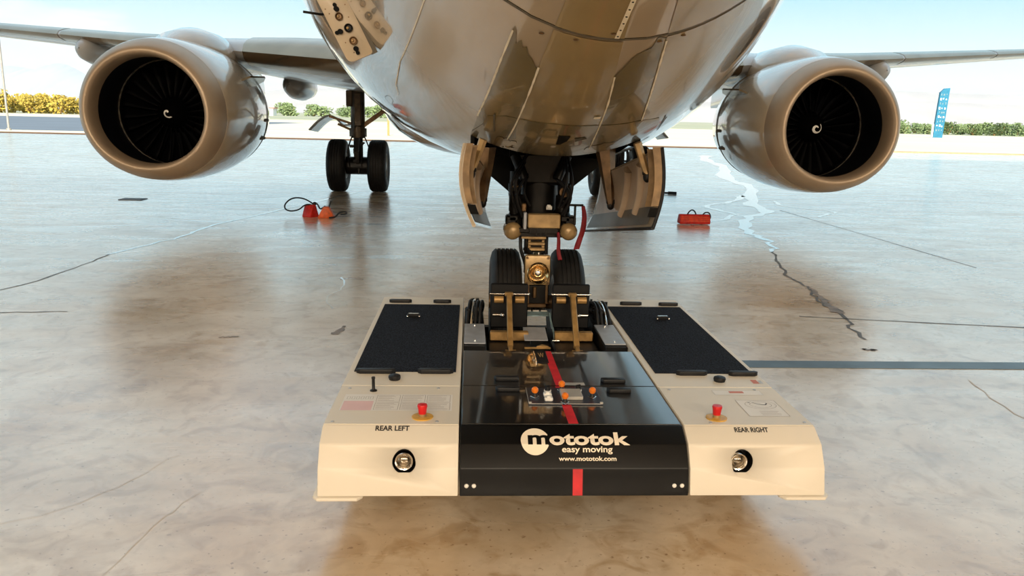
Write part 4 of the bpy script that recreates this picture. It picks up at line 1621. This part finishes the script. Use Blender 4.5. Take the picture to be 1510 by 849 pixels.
decal(0.012, 0.118, 3.476, 3.515, M['plate'], ZC + 0.0006, tug, 'grey_label')
for x0, x1, y in ((-0.307, -0.190, 3.545), (-0.305, -0.193, 3.398), (0.197, 0.314, 3.520), (0.203, 0.314, 3.385)):
    mb = MB()
    mb.prism([(x0, y + 0.008), (x0 + 0.012, y - 0.018), (x1, y - 0.018), (x1, y + 0.02), (x0 + 0.012, y + 0.02)], 'z', ZC, ZC + 0.020, 0.004)
    mb.build('lid_handle', M['rubber'], tug)
# small framed plate with a gold mark beside the stripe
mb = MB()
mb.box((-0.050, 3.915, ZC + 0.002), (0.062, 0.205, 0.004), bev=0.001)
vp = mb.build('marker_plate', M['tugdark'], tug)
mb = MB()
mb.beam((-0.083, 3.812, ZC + 0.004), (-0.083, 4.018, ZC + 0.004), 0.004, 0.006)
mb.build('marker_edge', M['chrome'], vp)
flat_text('gold_mark', 'W', -0.064, -0.034, 3.90, 3.975, ZC + 0.0048, M['gold'], vp, 0.02)
# chassis behind the lids, down in the well
mb = MB()
mb.box((0, 4.62, 0.17), (0.91, 1.18, 0.06))
mb.box((0, 4.06, 0.30), (0.91, 0.05, 0.24))
mb.box((0, 5.24, 0.20), (0.90, 0.06, 0.12))
mb.build('rear_frame', M['tugdark'], tug)
mb = MB()
mb.box((0, 5.0, 0.115), (0.70, 0.55, 0.06), bev=0.01)
mb.build('wheel_platform', M['tugdark'], tug)
for s in (-1, 1):
    x0, x1 = s * 0.452, s * 0.333
    mb = MB()
    mb.box(((x0 + x1) / 2, 4.38, 0.315), (abs(x0 - x1) + 0.006, 0.44, 0.235), bev=0.004)
    bx = mb.build('valve_box', M['tugdark'], tug)
    mb = MB()
    mb.box(((x0 + x1) / 2, 4.40, 0.4395), (abs(x0 - x1), 0.41, 0.009), bev=0.002)
    mb.build('box_lid', M['steelplate'], bx)
    for y in (4.235, 4.565):
        mb = MB()
        mb.cyl(((x0 + x1) / 2, y, 0.443), ((x0 + x1) / 2, y, 0.449), 0.007, seg=10)
        mb.build('lid_bolt', M['chrome'], bx)
    # hydraulic manifold behind it
    mb = MB()
    mb.box((s * 0.395, 4.86, 0.33), (0.12, 0.40, 0.22), bev=0.01)
    for k in range(6):
        mb.cyl((s * rnd.uniform(0.34, 0.45), 4.70 + 0.07 * k, 0.40), (s * rnd.uniform(0.34, 0.45), 4.70 + 0.07 * k, rnd.uniform(0.46, 0.52)), rnd.uniform(0.010, 0.022), seg=10)
    mb.build('hydraulic_manifold', M['tugdark'], tug)
    for k in range(4):
        a = s * (0.44 - 0.025 * k)
        mb = MB()
        mb.tube([(a, 4.62, 0.42), (a - s * 0.01, 4.70, 0.50 + 0.01 * k), (a - s * 0.02, 4.84, 0.53), (a - s * 0.03, 4.97, 0.47), (a - s * 0.02, 5.02, 0.40)], 0.009, 8, True, 6)
        mb.build('hydraulic_pipe', M['chrome'] if k == 1 else M['rubber'], tug)
    for k in range(5):
        mb = MB()
        x, y = s * rnd.uniform(0.34, 0.44), rnd.uniform(4.70, 5.0)
        mb.cyl((x, y, 0.44), (x, y, rnd.uniform(0.49, 0.54)), 0.010, seg=8)
        mb.build('pipe_union', M['chrome'] if k % 2 else M['dark_metal'], tug)
    # clamp gate in front of the tyre
    mb = MB()
    mb.box((s * 0.187, 4.625, 0.555), (0.225, 0.03, 0.27), bev=0.006)
    gate = mb.build('clamp_gate', M['tugdark'], tug)
    mb = MB()
    mb.cyl((s * 0.305, 4.595, 0.632), (s * 0.072, 4.595, 0.632), 0.0065, seg=12)
    mb.ball((s * 0.072, 4.595, 0.632), 0.010, seg=10, rings=6)
    mb.build('gate_rod', M['chrome'], gate)
    for q in (-1, 1):
        mb = MB()
        mb.cyl((s * 0.187 + q * 0.035, 4.592, 0.598), (s * 0.187 + q * 0.09, 4.592, 0.598), 0.021, seg=18)
        mb.build('gate_roller', M['armtan'], gate)
    mb = MB()
    mb.beam((s * 0.19, 4.565, 0.632), (s * 0.19, 4.30, 0.385), 0.036, 0.032, up=(1, 0, 0), bev=0.004)
    mb.box((s * 0.19, 4.575, 0.636), (0.05, 0.035, 0.022), bev=0.004)
    arm = mb.build('clamp_arm', M['armtan'], tug)
    mb = MB()
    mb.box((s * 0.19, 4.545, 0.600), (0.016, 0.03, 0.022))
    mb.build('arm_slot', M['black_well'], arm)
    mb = MB()
    mb.beam((s * 0.19, 4.31, 0.395), (s * 0.19, 4.18, 0.36), 0.024, 0.024, up=(1, 0, 0), bev=0.003)
    mb.cyl((s * 0.16, 4.27, 0.375), (s * 0.22, 4.27, 0.375), 0.007, seg=10)
    mb.build('arm_rod', M['armtan'], arm)
    mb = MB()
    mb.box((s * 0.19, 4.46, 0.412), (0.225, 0.045, 0.052), bev=0.004)
    cb = mb.build('cross_block', M['armtan'], tug)
    mb = MB()
    mb.cyl((s * 0.235, 4.56, 0.512), (s * 0.285, 4.56, 0.512), 0.009, seg=10)
    mb.ball((s * 0.228, 4.55, 0.512), 0.014, seg=10, rings=6)
    mb.cyl((s * 0.24, 4.22, 0.33), (s * 0.27, 4.24, 0.36), 0.010, seg=10)
    mb.ball((s * 0.255, 4.20, 0.352), 0.014, seg=10, rings=6)
    mb.cyl((s * 0.10, 4.40, 0.40), (s * 0.06, 4.40, 0.40), 0.008, seg=10)
    mb.build('grease_fitting', M['chrome'], cb)
    mb = MB()
    mb.box((s * 0.19, 4.36, 0.30), (0.26, 0.30, 0.16), bev=0.01)
    mb.build('clamp_carriage', M['tugdark'], tug)
mb = MB()
mb.box((-0.038, 4.455, 0.425), (0.135, 0.20, 0.006), Matrix.Rotation(0.12, 3, 'X'), 0.002)
mb.build('center_plate', M['steelplate'], tug)
mb = MB()
mb.box((-0.012, 4.70, 0.485), (0.155, 0.05, 0.006), Matrix.Rotation(0.35, 3, 'X'), 0.002)
mb.build('center_plate', M['teal'], tug)  # sky reflection on this plate is painted as its teal colour
mb = MB()
for k in range(3):
    mb.box((-0.064 + 0.05 * k, 4.725, 0.498), (0.040, 0.012, 0.010), bev=0.002)
mb.build('plate_lip', M['plate'], tug)
mb = MB()
mb.tube([(0.067, 4.66, 0.50), (0.070, 4.60, 0.46), (0.078, 4.52, 0.42), (0.08, 4.48, 0.38)], 0.006, 8, True, 5)
mb.build('center_cable', M['teal'], tug)
mb = MB()
mb.box((-0.035, 4.30, 0.385), (0.15, 0.014, 0.010), bev=0.002)
mb.prism([(-0.04, 4.30), (0.03, 4.30), (-0.005, 4.34)], 'z', 0.386, 0.396)
mb.build('center_bracket', M['armtan'], tug)



# ---------------------------------------------------------------- warning streamers on the nose gear
def streamer(name, pts, w0, label):
    P = spline([Vector(p) for p in pts], 5)
    mb = MB()
    rows = []
    for i, p in enumerate(P):
        t = i / (len(P) - 1)
        ww = w0 * (0.55 + 0.45 * min(1, t * 2.2)) / 2
        rows.append([(p.x - ww, p.y + 0.006 * math.sin(9 * t), p.z - 0.15 * ww), (p.x, p.y + 0.004, p.z), (p.x + ww, p.y - 0.006 * math.sin(9 * t), p.z + 0.15 * ww)])
    mb.quadgrid(rows)
    o = mb.build(name, M['red'], None, sharp=0)
    so = o.modifiers.new('t', 'SOLIDIFY')
    so.thickness = 0.002
    base_at(o, pts[0])
    return tag(o, label, 'streamer')


streamer('warning_streamer', [(0.262, 4.79, 1.146), (0.272, 4.785, 1.08), (0.266, 4.785, 1.0), (0.245, 4.78, 0.93), (0.230, 4.78, 0.877)], 0.036, 'wide red warning streamer hanging furthest out from the side of the nose gear')
streamer('warning_streamer', [(0.112, 4.76, 0.985), (0.116, 4.755, 0.93), (0.116, 4.75, 0.87), (0.128, 4.745, 0.815)], 0.024, 'narrow red warning streamer hanging from the gear collar onto a nose tyre')

# ---------------------------------------------------------------- wheel chocks
def chock(name, c, L, W, Hh, rz, m, label):
    t = thing(name, label, 'chock', c)
    t.rotation_euler = (0, 0, rz)
    mb = MB()
    mb.prism([(-W / 2, 0), (W / 2, 0), (W / 2, 0.02), (W * 0.16, Hh), (-W * 0.16, Hh), (-W / 2, 0.02)], 'y', -L / 2, L / 2, 0.006)
    b_ = mb.build('chock_body', m, None)
    b_.parent = t
    for k in range(5):
        mb = MB()
        x = -W * 0.42 + k * W * 0.02
        z = 0.03 + k * (Hh - 0.05) / 4.5
        xx = W / 2 - (W * 0.34) * (z / Hh)
        mb.box((xx, 0, z), (0.012, L * 0.96, 0.010))
        o = mb.build('grip_ridge', m, None)
        o.parent = t
    return t


chock('wheel_chock', (-3.03, 12.99, 0), 0.20, 0.18, 0.20, 0.9, M['chockred'], 'dark red wheel chock of the roped pair, partly behind the orange one')
chock('wheel_chock', (-2.755, 12.90, 0), 0.16, 0.26, 0.18, 0.04, M['chockorange'], 'orange wedge wheel chock of the roped pair in front of the main wheels')
Z0 = [(-2.97, 13.0, 0.19), (-3.03, 13.02, 0.235), (-3.15, 13.06, 0.285), (-3.28, 13.08, 0.295), (-3.38, 13.06, 0.26), (-3.44, 13.0, 0.185), (-3.42, 12.96, 0.12), (-3.33, 12.94, 0.095), (-3.21, 12.94, 0.12), (-3.12, 12.95, 0.185), (-3.05, 12.96, 0.205), (-2.98, 12.97, 0.19), (-2.92, 12.98, 0.215), (-2.87, 12.96, 0.14), (-2.82, 12.94, 0.155), (-2.78, 12.92, 0.185)]
mb = MB()
mb.tube(Z0, 0.012, 8, True, 6)
mb.ball((-2.96, 12.99, 0.215), 0.03, (1.2, 1, 1), 10, 8)
rope = mb.build('chock_rope', M['rope'], None)
tag(base_at(rope, (-2.98, 12.97, 0.1)), 'thin black rope looping up from the dark red and orange chocks', 'rope')
mb = MB()
mb.tube([(-2.72, 12.92, 0.17), (-2.70, 12.93, 0.22), (-2.685, 12.94, 0.27)], 0.012, 8)
mb.tube([(-2.70, 12.80, 0.012), (-2.60, 12.82, 0.03), (-2.56, 12.88, 0.075), (-2.50, 12.90, 0.10), (-2.44, 12.90, 0.095), (-2.45, 12.90, 0.065), (-2.53, 12.90, 0.06)], 0.013, 8, True, 5)
rope2 = mb.build('chock_rope', M['rope'], None)
tag(base_at(rope2, (-2.60, 12.85, 0)), 'short black rope end curled beside the orange chock, its tip upright', 'rope')
t = thing('wheel_chock', 'long red-orange chock with two rope loops, lying alone on the open floor', 'chock', (3.30, 12.86, 0))
mb = MB()
mb.prism([(12.77, 0.01), (12.95, 0.01), (12.96, 0.06), (12.90, 0.165), (12.82, 0.165), (12.755, 0.06)], 'x', 3.03, 3.54, 0.012)
mb.build('chock_body', M['chockred'], t)
mb = MB()
for k in range(3):
    mb.beam((3.05, 12.76 - 0.0 + k * 0.018, 0.065 + 0.03 * k), (3.52, 12.76 + k * 0.018, 0.065 + 0.03 * k), 0.010, 0.008)
mb.build('grip_ridge', M['chockorange'], t)
mb = MB()
mb.box((3.12, 12.76, 0.05), (0.10, 0.02, 0.035), bev=0.005)
mb.build('chock_label', M['chockred'], t)
for P in ([(3.17, 12.86, 0.16), (3.20, 12.86, 0.21), (3.245, 12.86, 0.235), (3.29, 12.86, 0.21), (3.315, 12.86, 0.16)],
          [(3.43, 12.86, 0.16), (3.47, 12.86, 0.195), (3.53, 12.86, 0.19), (3.56, 12.86, 0.13), (3.54, 12.85, 0.07), (3.51, 12.84, 0.04)]):
    mb = MB()
    mb.tube(P, 0.011, 8, True, 6)
    mb.build('rope_loop', M['rope'], t)
mb = MB()
mb.cyl((3.80, 18.3, 0.03), (4.30, 18.1, 0.03), 0.022, seg=12)
mb.cyl((4.16, 18.15, 0.035), (4.34, 18.08, 0.035), 0.035, seg=12)
rod = mb.build('steel_bar', M['rope'], None)
tag(base_at(rod, (4.0, 18.2, 0)), 'thin dark steel bar lying on the floor past the big open nose gear door', 'bar')
# flat cover set in the floor below the engine
mb = MB()
mb.box((-6.72, 15.08, 0.006), (0.42, 0.30, 0.012), bev=0.003)
cv = mb.build('drain_cover', M['concretegrey'], floor)

# ---------------------------------------------------------------- beyond the hangar
mb = MB()
mb.cyl((0, 0, 0), (0, 0, 8.6), 0.075, 0.055, seg=12)
mb.cyl((0, 0, 0), (0, 0, 0.15), 0.16, seg=12)
pole = mb.build('lamp_pole', M['pole'], None)
tag(pole, 'tall thin grey pole at the apron edge beyond the wing end', 'pole')
pole.location = (-31.75, 56.2, 0)
mb = MB()
mb.box((0, 0, 0.9), (0.16, 0.12, 1.8), bev=0.01)
post = mb.build('marker_post', M['wood'], None)
tag(post, 'short brown marker post on the sunlit apron beside the main gear', 'post')
post.location = (-7.0, 64.4, 0)

sg = thing('sign_pylon', 'tall bright blue sign pylon standing on the far side of the apron', 'sign', (77.2, 130, 0))
mb = MB()
lean = 0.035
mb.prism([(76.35, 0.0), (77.95, 0.0), (78.1 + lean * 3, 8.05), (77.2 + lean * 3, 7.95), (76.55 + lean * 3, 7.3)], 'y', 129.8, 130.2)
mb.build('sign_panel', M['blue_sign'], sg)
rs = random.Random(11)
for k in range(9):
    z = 1.2 + 0.72 * k
    for q in range(3):
        mb = MB()
        x = 76.75 + 0.42 * q + 0.02 * k + rs.uniform(-0.05, 0.05)
        mb.box((x, 129.78, z + rs.uniform(-0.08, 0.08)), (rs.uniform(0.12, 0.28), 0.03, rs.uniform(0.18, 0.42)))
        mb.build('sign_stroke', M['paper'] if k % 2 else M['teal'], sg)
mb = MB()
mb.box((76.2, 130, 1.1), (0.25, 0.25, 2.2))
mb.build('sign_leg', M['blockwhite'], sg)

sh = thing('low_building', 'long low white building far beyond the apron, past the main gear', 'building', (-88, 330, 0))
mb = MB()
mb.box((-88, 330, 1.5), (17, 6, 3.0))
mb.build('wall', M['blockwhite'], sh)
mb = MB()
mb.box((-88, 330, 3.1), (18, 7, 0.3))
mb.build('roof', M['hazard'], sh)
for k in range(5):
    mb = MB()
    mb.box((-94 + 3 * k, 326.95, 1.6), (1.4, 0.12, 1.2))
    mb.build('window', M['concretegrey'], sh)


# shrubs: a woody stem and a few hundred leaves each; three meshes shared by the copies
def shrub_mesh(seed, n, name):
    r = random.Random(seed)
    bm = bmesh.new()
    blobs = [(r.uniform(-0.35, 0.35), r.uniform(-0.3, 0.3), r.uniform(0.16, 0.66), r.uniform(0.24, 0.38)) for _ in range(9)]
    for _ in range(n):
        b = r.choice(blobs)
        d = Vector((r.gauss(0, 1), r.gauss(0, 1), r.gauss(0, 1))).normalized()
        p = Vector(b[:3]) + d * b[3] * r.uniform(0.6, 1.0)
        if p.z < 0.02:
            p.z = r.uniform(0.02, 0.2)
        s = r.uniform(0.05, 0.10)
        u = Vector((r.gauss(0, 1), r.gauss(0, 1), r.gauss(0, 1))).normalized()
        v = u.orthogonal().normalized()
        vs = [bm.verts.new(p + u * s), bm.verts.new(p + v * s * 0.6), bm.verts.new(p - u * s), bm.verts.new(p - v * s * 0.6)]
        bm.faces.new(vs)
    me = bpy.data.meshes.new(name)
    bm.to_mesh(me)
    bm.free()
    return me


stem_mb = MB()
for k in range(5):
    a = k * 1.256
    stem_mb.tube([(0, 0, 0), (0.12 * math.cos(a), 0.12 * math.sin(a), 0.25), (0.25 * math.cos(a), 0.25 * math.sin(a), 0.6)], lambda t: 0.025 * (1 - 0.7 * t), 5)
so_ = stem_mb.build('stem', M['wood'], None)
stem_me = so_.data
bpy.data.objects.remove(so_)
meshes = {}
for key in ('leaf', 'leafdark'):
    meshes[key] = [shrub_mesh(20 + k, 520, 'foliage') for k in range(3)]
    for me in meshes[key]:
        me.materials.append(M[key])
rs = random.Random(4)


def shrub(x, y, w_, h_, key, label, group):
    t = thing('shrub', label, 'shrub', (x, y, 0.05), group)
    t.rotation_euler = (0, 0, rs.uniform(0, 6.28))
    f = bpy.data.objects.new('foliage', rs.choice(meshes[key]))
    st = bpy.data.objects.new('stem', stem_me)
    for o in (f, st):
        COL.objects.link(o)
        o.parent = t
        o.scale = (w_, w_, h_)


for k in range(30):
    y = 181 + (k % 3) * 7 + rs.uniform(-1, 1)
    x = (-136 + (k // 3) * 6.3 + (k % 3) * 2.0 + rs.uniform(-0.8, 0.8)) * y / 185
    shrub(x, y, rs.uniform(3.9, 4.6), rs.uniform(4.2, 5.4), 'leaf', 'ochre desert shrub in the bank past the left-hand engine', 'ochre shrubs in the bank')
for k in range(33):
    y = 186 + (k % 3) * 6.5 + rs.uniform(-0.6, 0.6)
    x = (92 + (k // 3) * 5.4 + (k % 3) * 1.8 + rs.uniform(-0.4, 0.4)) * y / 186
    shrub(x, y, rs.uniform(3.3, 3.9), rs.uniform(2.2, 3.6), 'leafdark', 'low green shrub in the row beyond the right-hand engine', 'green shrubs behind the sign pylon')
for k in range(16):
    y = 345 + (k % 2) * 14 + rs.uniform(-1, 1)
    x = -128 + k * 6.4 + rs.uniform(-0.8, 0.8)
    shrub(x, y, rs.uniform(7, 8.4), rs.uniform(3.8, 6.5), 'leafdark', 'distant green shrub in the strip behind the main gear', 'distant green shrubs')

# added fill lamps with made-up housings, unseen behind the viewer
for k, (x, _) in enumerate(FILL_AT):
    ld = bpy.data.lights.new('fill_light', 'AREA')
    ld.shape = 'RECTANGLE'
    ld.size, ld.size_y = 9.0, 2.6
    ld.energy = FILL_W
    ld.color = FILL_COL
    lo = bpy.data.objects.new('fill_lamp', ld)
    COL.objects.link(lo)
    p = Vector((x, -25.2, 10.5))
    lo.location = p
    lo.rotation_euler = (Vector((x * 0.35, 4, 0.0)) - p).to_track_quat('-Z', 'Y').to_euler()
    mb = MB()
    mb.box((x, -25.75, 10.6), (9.4, 0.5, 3.0), bev=0.03)
    struct(mb.build('fill_housing', M['pole'], None))

# haze: thin air between the apron and the hills
if HAZE > 0:
    hz = bpy.data.materials.new('haze')
    hz.use_nodes = True
    hz.node_tree.nodes.clear()
    ho = hz.node_tree.nodes.new('ShaderNodeOutputMaterial')
    hv = hz.node_tree.nodes.new('ShaderNodeVolumeScatter')
    hv.inputs['Color'].default_value = (0.90, 0.94, 1.0, 1)
    hv.inputs['Density'].default_value = HAZE
    hz.node_tree.links.new(hv.outputs[0], ho.inputs['Volume'])
    mb = MB()
    mb.box((0, 3600, 210), (13000, 6300, 420))
    hb = mb.build('haze', hz, None)
    tag(hb, 'pale haze in the air in front of the distant hills', 'haze', None, 'stuff')
